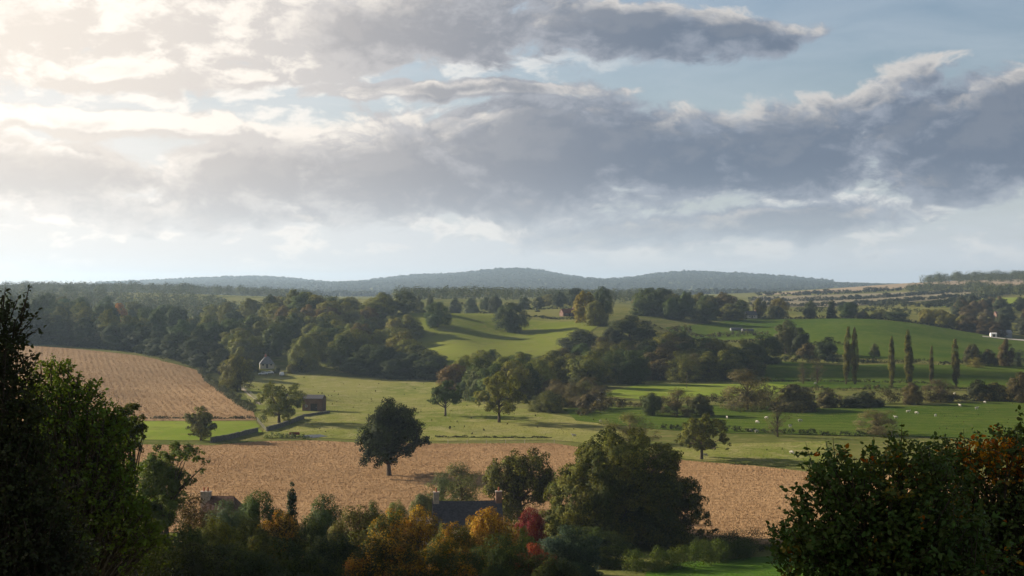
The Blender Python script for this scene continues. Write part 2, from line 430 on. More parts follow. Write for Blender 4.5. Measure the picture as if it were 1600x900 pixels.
def in_poly(px, py, poly):
    poly = np.asarray(poly, float); inside = np.zeros(len(px), bool); j = len(poly) - 1
    for i in range(len(poly)):
        xi, yi = poly[i]; xj, yj = poly[j]
        c = ((yi > py) != (yj > py)) & (px < (xj - xi) * (py - yi) / (yj - yi + 1e-12) + xi)
        inside ^= c; j = i
    return inside
def world_poly(pts, dmin=12):
    """corner points: (px, py) on the ground as seen in the photo, or (px, None, distance)"""
    out = []
    for p in pts:
        x, y, z = ground_at(p[0], p[1], dmin) if len(p) == 2 else at(p[0], p[2])
        out.append((x, y))
    return np.array(out)
def densify(poly, step, closed=True, wob=0.0, seed=1):
    rng = np.random.default_rng(seed); out = []; n = len(poly)
    for i in range(n if closed else n - 1):
        a = np.array(poly[i]); b = np.array(poly[(i + 1) % n]); L = np.linalg.norm(b - a); k = max(1, int(L / step))
        for j in range(k):
            p = a + (b - a) * j / k
            out.append(p + rng.normal(0, wob, 2) if wob and j else p)
    if not closed: out.append(np.array(poly[-1]))
    return np.array(out)
def field(name, poly, mat, lift=.12, kind='structure'):
    poly = np.asarray(poly)
    dist = np.sqrt((poly ** 2).sum(1)).mean()
    bp = densify(poly, dist * .012, wob=dist * .0006)
    t, r = polar(bp[:, 0], bp[:, 1]); pl = np.stack([t, np.log(r)], 1)
    st = .0075
    a0, a1 = pl.min(0), pl.max(0)
    A, B = np.meshgrid(np.arange(a0[0], a1[0], st), np.arange(a0[1], a1[1], st * 1.6))
    g = np.stack([A.ravel(), B.ravel()], 1); g = g[in_poly(g[:, 0], g[:, 1], pl)]
    allp = [Vector(p) for p in pl] + [Vector(p) for p in g]
    res = delaunay_2d_cdt(allp, [], [list(range(len(pl)))], 1, 1e-6)
    v2 = np.array([[v.x, v.y] for v in res[0]]); tri = np.array([f for f in res[2] if len(f) == 3])
    x = np.exp(v2[:, 1]) * np.sin(v2[:, 0]); y = np.exp(v2[:, 1]) * np.cos(v2[:, 0]); z = height(x, y) + lift
    v = np.stack([x, y, z], 1)
    n = np.cross(v[tri[:, 1]] - v[tri[:, 0]], v[tri[:, 2]] - v[tri[:, 0]])
    tri[n[:, 2] < 0] = tri[n[:, 2] < 0][:, ::-1]
    return tag(link(name, np_mesh(name, v, tri, True), mat), kind=kind)

P_STUB = world_poly([(60, 694), (330, 697), (412, 690), (480, 689), (560, 692), (700, 694), (862, 693), (905, 700), (1075, 721), (1180, 729), (1290, 741), (1560, None, 318), (1560, None, 228),
                     (1280, 852), (1190, 852), (1130, None, 236), (1080, None, 246), (900, None, 258), (640, None, 252), (400, None, 246), (60, None, 250)])
P_HSTUB = world_poly([(-60, None, 765), (40, None, 760), (120, None, 748), (220, None, 728), (310, None, 690), (330, None, 640), (352, None, 570), (372, None, 530), (396, None, 492), (400, 657), (320, 658), (230, 658), (-60, 660)])
field('stubble_field', P_STUB, M_STUB)
field('stubble_hillside', P_HSTUB, M_HSTUB)
field('grass_strip', world_poly([(100, 660), (235, 659), (400, 659), (410, 676), (340, 690), (235, 688), (100, 686)]), M_STRIP)
P_MEADOW = world_poly([(385, None, 690), (470, None, 694), (560, None, 690), (690, None, 684), (720, None, 560), (860, None, 480), (930, 660), (1010, 690), (1060, None, 385), (1290, 690), (1300, 737), (1075, 718), (905, 692), (862, 688), (700, 690), (560, 688), (480, 684), (412, 686), (410, 660), (398, 640), (378, 610)])
field('meadow', P_MEADOW, M_DRY)
field('hill_pasture', world_poly([(600, None, 890), (640, None, 985), (700, None, 990), (800, None, 975), (945, None, 900), (900, None, 830), (840, None, 775), (690, None, 695), (650, None, 740)]), M_HILLP, .2)
field('middle_pasture', world_poly([(930, None, 560), (1000, None, 628), (1120, None, 640), (1240, None, 640), (1210, None, 575), (1000, None, 540)]), M_STRIP, .15)
P_LOWER = world_poly([(880, None, 500), (1000, None, 510), (1150, None, 520), (1240, 638), (1420, 636), (1560, 628), (1640, None, 535), (1640, None, 395), (1240, None, 412), (1100, None, 418), (1020, None, 430), (900, None, 455)])
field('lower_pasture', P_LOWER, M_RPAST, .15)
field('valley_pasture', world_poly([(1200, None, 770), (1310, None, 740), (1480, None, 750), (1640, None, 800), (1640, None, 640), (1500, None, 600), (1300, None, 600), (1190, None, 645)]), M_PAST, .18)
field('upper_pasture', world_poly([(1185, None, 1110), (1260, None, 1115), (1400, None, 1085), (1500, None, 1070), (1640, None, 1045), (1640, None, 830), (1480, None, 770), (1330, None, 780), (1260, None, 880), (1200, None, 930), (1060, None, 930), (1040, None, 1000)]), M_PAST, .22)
field('far_green_field', world_poly([(1455, None, 1440), (1640, None, 1430), (1640, None, 1700), (1540, None, 1720)]), M_STRIP, .35)
field('far_stubble_field', world_poly([(1190, None, 2450), (1440, None, 2500), (1600, None, 2350), (1600, None, 2900), (1400, None, 2990), (1200, None, 2680)]), M_PLOUGH, .5)
field('far_fallow_field', world_poly([(1170, None, 1600), (1300, None, 1560), (1430, None, 1700), (1580, None, 1850), (1560, None, 2250), (1180, None, 2300)]), M_FARBROWN, .5)
field('cottage_lawn', world_poly([(1010, None, 206), (1060, None, 216), (1230, None, 224), (1330, None, 222), (1330, None, 180), (1000, None, 180)]), M_LAWN, .1)

# stubble stalks standing in the two harvested fields
def stalks(name, poly, n, hgt, wid, mat, seed, rows=None):
    rng = np.random.default_rng(seed)
    a0, a1 = poly.min(0), poly.max(0)
    p = rng.uniform(a0, a1, (n * 3, 2))
    if rows:
        dx, dy, per = rows
        s = p[:, 0] * dy - p[:, 1] * dx; off = np.round(s / per) * per - s + rng.normal(0, per * .27, len(s))
        p = p + np.stack([off * dy, -off * dx], 1)
    p = p[in_poly(p[:, 0], p[:, 1], poly)]
    t, r = polar(p[:, 0], p[:, 1]); p = p[(np.abs(t) < .40)][:n]
    m = len(p); z = height(p[:, 0], p[:, 1]) + .1
    ang = rng.uniform(0, math.pi, m); h = hgt * rng.uniform(.5, 1.25, m); w = wid * rng.uniform(.5, 1.4, m)
    lean = rng.normal(0, .25, (m, 2)) * h[:, None]
    c, s = np.cos(ang) * w / 2, np.sin(ang) * w / 2
    v = np.empty((m, 4, 3))
    v[:, 0] = np.stack([p[:, 0] - c, p[:, 1] - s, z], 1); v[:, 1] = np.stack([p[:, 0] + c, p[:, 1] + s, z], 1)
    v[:, 2] = np.stack([p[:, 0] + c * .6 + lean[:, 0], p[:, 1] + s * .6 + lean[:, 1], z + h], 1)
    v[:, 3] = np.stack([p[:, 0] - c * .6 + lean[:, 0], p[:, 1] - s * .6 + lean[:, 1], z + h * .9], 1)
    return tag(link(name, np_mesh(name, v.reshape(-1, 3), np.arange(m * 4).reshape(m, 4)), mat), kind='stuff')
def straw_mat():
    m, nt, out = new_mat('straw')
    g = nt.nodes.new('ShaderNodeNewGeometry'); r = E(nt, g.outputs['Random Per Island'])
    big = noise(nt, obj_coord(nt), .03, 4, .6)
    c = mixc(nt, r, (.315, .198, .100), (.40, .262, .142))
    c = mixc(nt, big.sstep(.4, .65) * .4, c, (.33, .215, .11))
    princ(nt, out, c, .9, .1)
    return m
M_STRAW = straw_mat()
stalks('straw_stubble', P_STUB, 170000, .20, .13, M_STRAW, 5)
stalks('hill_straw_stubble', P_HSTUB, 60000, .24, .2, M_STRAW, 6, (-.31, .95, 2.6))

def tuft_mat():
    m, nt, out = new_mat('grass_tufts')
    g = nt.nodes.new('ShaderNodeNewGeometry'); r = E(nt, g.outputs['Random Per Island'])
    big = noise(nt, obj_coord(nt), .05, 5, .65)
    c = mixc(nt, r, (.13, .17, .026), (.22, .225, .06))
    c = mixc(nt, (big + (r - .5) * .2).sstep(.48, .62), c, (.25, .21, .10))
    princ(nt, out, c, 1.0, 0.0); return m
M_TUFT = tuft_mat()
stalks('meadow_tufts', P_MEADOW, 45000, .11, .20, M_TUFT, 8)
stalks('pasture_tufts', P_LOWER, 22000, .09, .18, M_TUFT, 9)
def rush_mat():
    m, nt, out = new_mat('rushes')
    g = nt.nodes.new('ShaderNodeNewGeometry'); r = E(nt, g.outputs['Random Per Island'])
    princ(nt, out, mixc(nt, r, (.045, .055, .016), (.13, .10, .045)), 1.0, 0.0); return m
M_RUSH = rush_mat()
stalks('rushes', P_MEADOW, 160, .55, .5, M_RUSH, 10)
stalks('thistles', P_LOWER, 110, .45, .4, M_RUSH, 11)
# ------------------------------------------------------------------ foliage
def leaf_mat(name, second=None, amt=.5, scale=.25, trans=.22, hue=.06, thr=(.45, .62), island=.45, spec=.03):
    """leaf colour = the object's own colour, varied leaf by leaf, with drifts of a second colour"""
    m, nt, out = new_mat(name)
    oi = nt.nodes.new('ShaderNodeObjectInfo')
    g = nt.nodes.new('ShaderNodeNewGeometry'); r = E(nt, g.outputs['Random Per Island'])
    oc = obj_coord(nt)
    add = nt.nodes.new('ShaderNodeVectorMath'); add.operation = 'ADD'
    nt.links.new(oc, add.inputs[0])
    k = E(nt, oi.outputs['Random']) * 90.0
    nt.links.new(comb(nt, k, k * .7, 0.0), add.inputs[1])
    big = noise(nt, add.outputs[0], scale, 4, .6)
    col = oi.outputs['Color']
    if second:
        col = mixc(nt, (big + (r - .5) * .22).sstep(*thr) * amt, col, second)
    hsv = nt.nodes.new('ShaderNodeHueSaturation')
    nt.links.new((r * hue + (.5 - hue / 2)).k, hsv.inputs['Hue'])
    nt.links.new((r.op('FRACT') * island + (1 - island / 2) + (big - .5) * .5).k, hsv.inputs['Value'])
    hsv.inputs['Saturation'].default_value = 1.0
    nt.links.new(col, hsv.inputs['Color'])
    d = nt.nodes.new('ShaderNodeBsdfPrincipled'); d.inputs['Roughness'].default_value = .6; d.inputs['Specular IOR Level'].default_value = spec
    nt.links.new(hsv.outputs[0], d.inputs['Base Color'])
    t = nt.nodes.new('ShaderNodeBsdfTranslucent')
    tcol = mixc(nt, 1.0, hsv.outputs[0], (1.25, 1.3, .6), 'MULTIPLY'); nt.links.new(tcol, t.inputs['Color'])
    mx = nt.nodes.new('ShaderNodeMixShader'); mx.inputs[0].default_value = trans
    nt.links.new(d.outputs[0], mx.inputs[1]); nt.links.new(t.outputs[0], mx.inputs[2])
    nt.links.new(mx.outputs[0], out.inputs['Surface'])
    return m
L_GREEN = leaf_mat('oak_leaves', (.125, .125, .018), .5)
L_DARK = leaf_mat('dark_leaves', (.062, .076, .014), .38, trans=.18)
L_OAK = leaf_mat('old_oak_leaves', (.140, .115, .014), .5, .22)
L_OLIVE = leaf_mat('turning_leaves', (.165, .150, .020), .55, .3)
L_ORANGE = leaf_mat('orange_leaves', (.32, .135, .010), .9, .42, thr=(.50, .60))
L_GOLD = leaf_mat('golden_leaves', (.36, .175, .014), .9, .42, thr=(.44, .56))
L_RED = leaf_mat('red_leaves', (.17, .035, .008), .6, .5, thr=(.5, .66))
L_RUST = leaf_mat('rust_leaves', (.13, .095, .028), .5, .3)
L_NEAR = leaf_mat('hazel_leaves', (.36, .13, .012), .6, .9, thr=(.64, .72), spec=.25)
BARK = plain_mat('bark', (.075, .058, .042), .95, .4, 6.0, .05, .6)
BARK_PALE = plain_mat('pale_bark', (.34, .31, .27), .9, .3, 5.0, .1, .5)

def unit(v): return v / (np.linalg.norm(v, axis=-1, keepdims=True) + 1e-9)
def leaf_quads(c, nrm, size, rng, aspect=.62, up=None, upamt=0.0):
    """kite shaped leaves or leaf sprays"""
    n = len(c)
    t = rng.normal(size=(n, 3))
    if up is not None: t = t + np.asarray(up) * upamt
    t = unit(t - nrm * (t * nrm).sum(1, keepdims=True)); b = np.cross(nrm, t)
    L = (size * .5)[:, None]; W = L * aspect * rng.uniform(.75, 1.25, (n, 1)); sh = rng.uniform(-.25, .25, (n, 1)) * L
    fold = nrm * L * rng.uniform(-.18, .18, (n, 1))
    v = np.stack([c + t * L, c + b * W + t * sh + fold, c - t * L, c - b * W + t * sh + fold], 1)
    return v.reshape(-1, 3)
def leaf_folded(c, nrm, tdir, size, rng, aspect=.62):
    """pointed leaf folded along its midrib: 6 vertices, 2 quads"""
    n = len(c)
    t = unit(tdir - nrm * (tdir * nrm).sum(1, keepdims=True)); b = np.cross(nrm, t)
    L = size[:, None]; W = L * aspect * .5
    dz = nrm * W * rng.uniform(.15, .55, (n, 1)); drop = -nrm * L * rng.uniform(0, .22, (n, 1))
    base = c; tip = c + t * L + drop
    v = np.stack([base, c + t * L * .30 + b * W + dz, c + t * L * .70 + b * W * .72 + dz * .8 + drop * .5, tip,
                  c + t * L * .70 - b * W * .72 + dz * .8 + drop * .5, c + t * L * .30 - b * W + dz], 1)
    o = (np.arange(n) * 6)[:, None]
    f = np.concatenate([o + np.array([[0, 1, 2, 3]]), o + np.array([[0, 3, 4, 5]])], 0)
    return v.reshape(-1, 3), f
def clump_leaves(cc, cr, per, leaf, rng, flat=.8, centre=None, aspect=.62, up=.15, shell=.55, jit_=.55):
    """leaves on the outer part of each clump; they face outwards so lit tops and shaded undersides show"""
    k = np.maximum(6, (per * (cr / cr.mean()) ** 2).astype(int))
    ci = np.repeat(np.arange(len(cc)), k); n = len(ci)
    d = unit(rng.normal(size=(n, 3)) + np.array([0, 0, .35]))
    rad = cr[ci] * (shell + (1.08 - shell) * rng.random(n) ** .6)
    wob = 1 + .22 * np.sin(d[:, 0] * 5 + ci) * np.sin(d[:, 1] * 4 + ci * 2.3)
    p = cc[ci] + d * (rad * wob)[:, None] * np.array([1, 1, flat])
    face = d * .8 + np.array([0, 0, up])
    if centre is not None: face = face * .75 + unit(p - centre) * .8
    out = unit(face + rng.normal(size=(n, 3)) * jit_)
    out = out * np.where((out * d).sum(1) < 0, -1, 1)[:, None]
    soft = unit(unit(face) * SOFT + out * (1 - SOFT))      # the shading follows the bough as well as the single leaf
    return leaf_quads(p, out, leaf * rng.uniform(.65, 1.4, n), rng, aspect), np.repeat(soft, 4, axis=0)
SOFT = .55
def quads_mesh(name, vn, off=None):
    v, nr = vn
    return np_mesh(name, v if off is None else v - off, np.arange(len(v)).reshape(-1, 4), True, nr)

def trunk_mesh(name, H, tips, r0, fork, rng, n=8, spread=1.0, nl=None):
    """tapered trunk with limbs that curve out to the leaf clumps"""
    mb = MB(); lean = rng.normal(0, .02, 2) * H
    top = np.array([lean[0], lean[1], H * .86])
    zs = [-.4, 0.12 * fork, fork * .5, fork, H * .55, H * .72, H * .86]
    rs = [r0 * 1.7, r0 * 1.12, r0 * .92, r0 * .80, r0 * .5, r0 * .28, r0 * .08]
    mb.tube([(lean[0] * max(0, z) / H, lean[1] * max(0, z) / H, z) for z in zs], rs, n)
    sel = tips if nl is None or nl >= len(tips) else tips[rng.choice(len(tips), nl, replace=False)]
    for t in sel:
        z0 = min(max(fork * .75, t[2] * .55 + rng.normal(0, .04) * H), H * .72)
        a = np.array([lean[0] * z0 / H, lean[1] * z0 / H, z0]); t = np.asarray(t)
        m1 = a + (t - a) * .35 + np.array([0, 0, .03 * H]) + rng.normal(0, .012, 3) * H
        m2 = a + (t - a) * .7 + np.array([0, 0, .05 * H]) + rng.normal(0, .014, 3) * H
        rb = r0 * .42 * (1 - .45 * z0 / H)
        mb.tube([a, m1, m2, t], [rb, rb * .7, rb * .42, rb * .12], 5)
    return mb.mesh(name, True)

def profile_clumps(rng, H, W, h0, n, prof, cr, lobes=.18, fill=.25):
    """clump centres on a crown whose half width at relative height t is prof(t)"""
    ph = rng.uniform(0, 6.28, 4); out = []; rads = []
    while len(out) < n:
        t = rng.random(); w = prof(t)
        if rng.random() > max(w, .12): continue
        a = rng.uniform(0, 2 * math.pi)
        lob = 1 + lobes * (math.sin(2 * a + ph[0] + 3 * t) + .7 * math.sin(3 * a + ph[1] - 5 * t) + .5 * math.sin(5 * a + ph[2] + 7 * t))
        rho = rng.uniform(.0, .75) if rng.random() < fill else rng.uniform(.72, 1.0)
        r = W * .5 * w * lob * rho
        c = cr * rng.uniform(.65, 1.35)
        r = max(0, r - c * .35)
        out.append((r * math.cos(a), r * math.sin(a), (h0 + (1 - h0) * t) * H - c * .5)); rads.append(c)
    return np.array(out), np.array(rads)
DOME = lambda t: math.sqrt(max(0, 1 - ((t - .42) / .60) ** 2)) if t > .42 else math.sqrt(max(0, 1 - ((t - .42) / .62) ** 2))
SKIRT = lambda t: max(.08, max(0, 1 - (max(0, t - .2) / .84) ** 2.6) ** .55)
OVAL = lambda t: math.sqrt(max(0, 1 - ((t - .5) / .52) ** 2))
CONE = lambda t: (1 - t) * .95 + .05
FLAME = lambda t: min(1, .35 + 2.2 * t) * math.sqrt(max(0, 1 - t ** 2.4))
BUSH = lambda t: math.sqrt(max(0.02, 1 - t ** 2.2))

PROTO = {}
def proto(kind, seed, H, W, h0, n, prof, cr, per, leaf, fork=.3, r0=.4, flat=.8, aspect=.62, limbs=12, lobes=.18, fill=.25, up=.15, shell=.55, jit_=.55):
    rng = np.random.default_rng(seed)
    cc, rr_ = profile_clumps(rng, H, W, h0, n, prof, cr, lobes, fill)
    v = clump_leaves(cc, rr_, per, leaf, rng, flat, np.array([0, 0, H * .38]), aspect, up, shell, jit_)
    crown = quads_mesh(kind + '_crown', v)
    trunk = trunk_mesh(kind + '_trunk', H * .95, cc, r0, fork * H, rng, nl=limbs)
    # real extents, so that a copy can be fitted to the height and width of its tree
    co_ = np.asarray(v[0]); w = np.percentile(co_[:, 0], 99.5) - np.percentile(co_[:, 0], .5); h = np.percentile(co_[:, 2], 99.8)
    trunk.materials.append(BARK)
    PROTO.setdefault(kind, []).append((crown, trunk, h, w))
for s in (11, 12, 13): proto('oak', s, 15, 15, .10, 85, DOME, 1.8, 230, .46, jit_=.4, shell=.65)
for s in (21, 22, 23, 24): proto('wood', s, 16, 12, .0, 80, SKIRT, 1.7, 190, .50, limbs=6, lobes=.12, jit_=.34, shell=.7)
for s in (31, 32, 33): proto('poplar', s, 25, 3.6, .05, 120, FLAME, .52, 100, .34, fork=.06, r0=.3, flat=2.2, limbs=20, lobes=.10, up=.4)
for s in (41, 42): proto('wispy', s, 9, 9, .04, 60, SKIRT, 1.2, 150, .34, aspect=.28, limbs=34, r0=.22, fork=.12, shell=.2, fill=.5)
for s in (51, 52, 53): proto('bush', s, 5, 7, -.02, 46, BUSH, 1.0, 170, .36, fork=.1, r0=.14, limbs=8, jit_=.4, shell=.65)
for s in (61,): proto('conifer', s, 12, 4.2, .03, 70, CONE, .75, 110, .34, fork=.1, r0=.2, limbs=10)
for s in (71, 72): proto('sparse', s, 10, 7, .1, 42, OVAL, 1.0, 36, .34, aspect=.35, limbs=40, r0=.2, fork=.2, shell=.1, fill=.5)
for s in (81, 82, 83): proto('garden', s, 8, 9, -.05, 110, BUSH, .95, 330, .21, fork=.1, r0=.14, limbs=10, fill=.25, aspect=.5, up=.3)

used = set()
def copy_thing(name, crown_me, trunk_me, loc, rz, scl, mat, col, label, cat, group=None, trunk=True, crown_name='crown', trunk_name='trunk'):
    e = empty(name, loc, rz); tag(e, label, cat, group)
    c = link(crown_name, crown_me, None, e); c.scale = scl
    if not crown_me.materials: crown_me.materials.append(mat)
    c.material_slots[0].link = 'OBJECT'; c.material_slots[0].material = mat
    c.color = (*col, 1)
    if trunk:
        t = link(trunk_name, trunk_me, None, e); t.scale = scl
    return e
RNG = random.Random(7)
def jit(col, a=.2):
    k = 1 + RNG.uniform(-a, a); return tuple(x * k * 1.38 * (1 + RNG.uniform(-a, a) * .35) for x in col)
def plant(kind, px, d, hgt, wid, mat, col, label, name='tree', cat='tree', group=None, sink=.0, var=None, x=None, trunk=True, dep=None):
    """one tree or bush at photo column px and distance d (metres), hgt/wid in metres"""
    if x is None: x, y, z = at(px, d)
    else: y = d; z = hz(x, d)
    P = PROTO[kind]; cm, tm, h, w = P[RNG.randrange(len(P)) if var is None else var % len(P)]
    sx = wid / w; sz = hgt / h
    return copy_thing(name, cm, tm, (x, y, z - sink), RNG.uniform(0, 6.28), (sx, sx if dep is None else dep / w, sz), mat, jit(col), label, cat, group, trunk)
def plant_px(kind, px, base, top, wpx, mat, col, label, **k):
    """base / top rows and width are read off the photo; the distance follows from the ground"""
    x, y, z = ground_at(px, base, k.pop('dmin', 12))
    return plant(kind, px, y, (base - top) / F * y, wpx / F * y, mat, col, label, **k)

G_DK = (.030, .040, .013); G_MD = (.045, .060, .016); G_OL = (.070, .072, .020); G_BR = (.085, .065, .030); G_YL = (.130, .115, .022); G_GR = (.055, .085, .020)
G_BLUE = (.035, .055, .030); G_PALE = (.085, .100, .045)
# ------------------------------------------------------------------ hero trees: crowns built up from boughs
def blob_tree(name, px, d, blobs, k, per, leaf, mat, col, label, cat='tree', depth=.8, trunk_r=.5, fork=.25, limbs=26, seed=1, aspect=.62, clump=.42, H=None, group=None, bark=None, sink=.2, shell=.5, trunk=True, pull=.0):
    rng = np.random.default_rng(seed); x0, y0, z0 = at(px, d); s = d / F
    zeye = EYE - z0
    B = np.array([((bx - px) * s, zeye - (by - 450) * s, br * s) for bx, by, br in blobs])
    wx = np.abs(B[:, 0]).max() + B[:, 2].mean()
    cc = []; cr = []
    for bx, bz, br in B:
        span = depth * math.sqrt(max(.12, 1 - (bx / (wx * 1.15)) ** 2)) * wx
        for _ in range(max(4, int(k * (br / B[:, 2].mean()) ** 1.3))):
            dd = unit(rng.normal(size=3)) * rng.random() ** .4
            cc.append((bx + dd[0] * br * .85, rng.uniform(-1, 1) * span, bz + dd[2] * br * .80)); cr.append(br * clump * rng.uniform(.65, 1.3))
    cc = np.array(cc); cr = np.array(cr)
    top = cc[:, 2].max() + cr.mean() if H is None else H
    v = clump_leaves(cc, cr, per, leaf, rng, .85, np.array([0, 0, top * .4]), aspect, .15, shell)
    e = empty(name, (x0, y0, z0 - sink)); tag(e, label, cat, group)
    c = link('crown', quads_mesh('crown', v), mat, e); c.color = (col[0] * 1.2, col[1] * 1.25, col[2], 1)
    if trunk:
        link('trunk', trunk_mesh('trunk', top * .92, cc, trunk_r, fork * top, rng, 10, nl=limbs), bark or BARK, e)
    return e
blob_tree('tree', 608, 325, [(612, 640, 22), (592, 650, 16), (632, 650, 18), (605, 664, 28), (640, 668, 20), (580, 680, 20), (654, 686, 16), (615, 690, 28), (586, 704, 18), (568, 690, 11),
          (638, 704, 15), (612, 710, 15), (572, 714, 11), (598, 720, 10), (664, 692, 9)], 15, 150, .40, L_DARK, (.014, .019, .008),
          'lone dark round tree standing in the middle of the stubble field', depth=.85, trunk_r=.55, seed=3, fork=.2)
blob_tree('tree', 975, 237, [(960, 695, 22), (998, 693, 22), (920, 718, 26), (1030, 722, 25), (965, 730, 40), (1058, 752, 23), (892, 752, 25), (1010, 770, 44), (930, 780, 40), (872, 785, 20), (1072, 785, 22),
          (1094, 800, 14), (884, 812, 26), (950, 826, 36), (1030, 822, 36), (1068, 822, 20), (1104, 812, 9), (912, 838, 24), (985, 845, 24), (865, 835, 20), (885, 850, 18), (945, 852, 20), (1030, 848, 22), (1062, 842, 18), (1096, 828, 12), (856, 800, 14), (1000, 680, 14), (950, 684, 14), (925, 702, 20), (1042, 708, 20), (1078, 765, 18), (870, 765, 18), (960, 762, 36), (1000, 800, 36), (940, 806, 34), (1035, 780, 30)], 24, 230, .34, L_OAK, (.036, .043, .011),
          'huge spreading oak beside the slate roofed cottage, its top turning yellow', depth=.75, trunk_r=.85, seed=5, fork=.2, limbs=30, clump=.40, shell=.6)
blob_tree('tree', 262, 186, [(240, 715, 18), (268, 705, 18), (292, 706, 16), (320, 712, 11), (255, 738, 26), (224, 735, 18), (275, 752, 20), (308, 738, 9), (300, 752, 9), (232, 768, 22), (262, 780, 22), (215, 790, 26), (250, 805, 22)], 15, 170, .28, L_GREEN, (.085, .110, .038),
          'pale green broken crowned tree with one lobe reaching over the field edge', depth=.7, trunk_r=.45, seed=7, limbs=30, clump=.40)
blob_tree('tree', 812, 262, [(775, 735, 20), (805, 722, 22), (840, 722, 20), (850, 745, 20), (810, 750, 30), (775, 760, 20), (845, 770, 22), (800, 785, 26), (760, 745, 10)], 18, 170, .34, L_OLIVE, (.042, .042, .014),
          'dark brownish tree between the cottage chimney and the huge oak', depth=.8, trunk_r=.5, seed=9)
blob_tree('tree', 1096, 353, [(1096, 655, 14), (1075, 665, 14), (1118, 665, 14), (1095, 675, 20), (1068, 680, 12), (1126, 682, 12), (1105, 690, 14), (1080, 692, 12), (1134, 694, 7), (1062, 692, 7)], 9, 120, .42, L_OLIVE, (.050, .054, .018),
          'round topped tree on a clear trunk at the edge of the dry meadow', depth=.95, trunk_r=.4, seed=11, fork=.28)
blob_tree('tree', 436, 447, [(420, 610, 14), (440, 607, 12), (462, 610, 12), (412, 625, 13), (435, 630, 20), (462, 626, 14), (420, 642, 13), (450, 642, 14), (471, 632, 8)], 9, 130, .48, L_OLIVE, (.080, .085, .022),
          'two lobed sunlit tree beside the brick barn', depth=.9, trunk_r=.5, seed=13)
blob_tree('tree', 314, 396, [(314, 643, 11), (302, 652, 11), (326, 652, 11), (314, 660, 17), (300, 668, 10), (329, 668, 10), (316, 674, 12), (302, 676, 7)], 9, 130, .44, L_OLIVE, (.070, .068, .020),
          'small round tree at the end of the grass strip by the stone wall', depth=.9, trunk_r=.4, seed=14)
blob_tree('tree', 780, 447, [(780, 588, 12), (760, 600, 13), (800, 598, 13), (780, 610, 20), (752, 618, 11), (808, 618, 12), (770, 632, 14), (796, 634, 14), (820, 628, 9), (746, 630, 7)], 9, 140, .48, L_OLIVE, (.090, .088, .020),
          'olive green tree with bare trunk on the meadow before the valley thicket', depth=.9, trunk_r=.45, seed=15)
blob_tree('tree', 696, 472, [(696, 602, 10), (682, 610, 10), (710, 610, 10), (696, 616, 15), (680, 622, 9), (714, 622, 9), (672, 624, 5)], 9, 120, .48, L_DARK, (.050, .066, .022),
          'dome shaped dark green tree alone on the meadow, left of the olive tree', depth=.95, trunk_r=.35, seed=16, fork=.3)
blob_tree('tree', 212, 122, [(205, 635, 16), (190, 650, 18), (215, 655, 16), (200, 672, 20), (225, 672, 10), (190, 695, 18), (214, 692, 12), (170, 670, 24), (165, 705, 26)], 10, 130, .24, L_OLIVE, (.075, .085, .022),
          'yellow green tree rising behind the near dark trees, beside the bright grass', depth=.8, trunk_r=.35, seed=17)
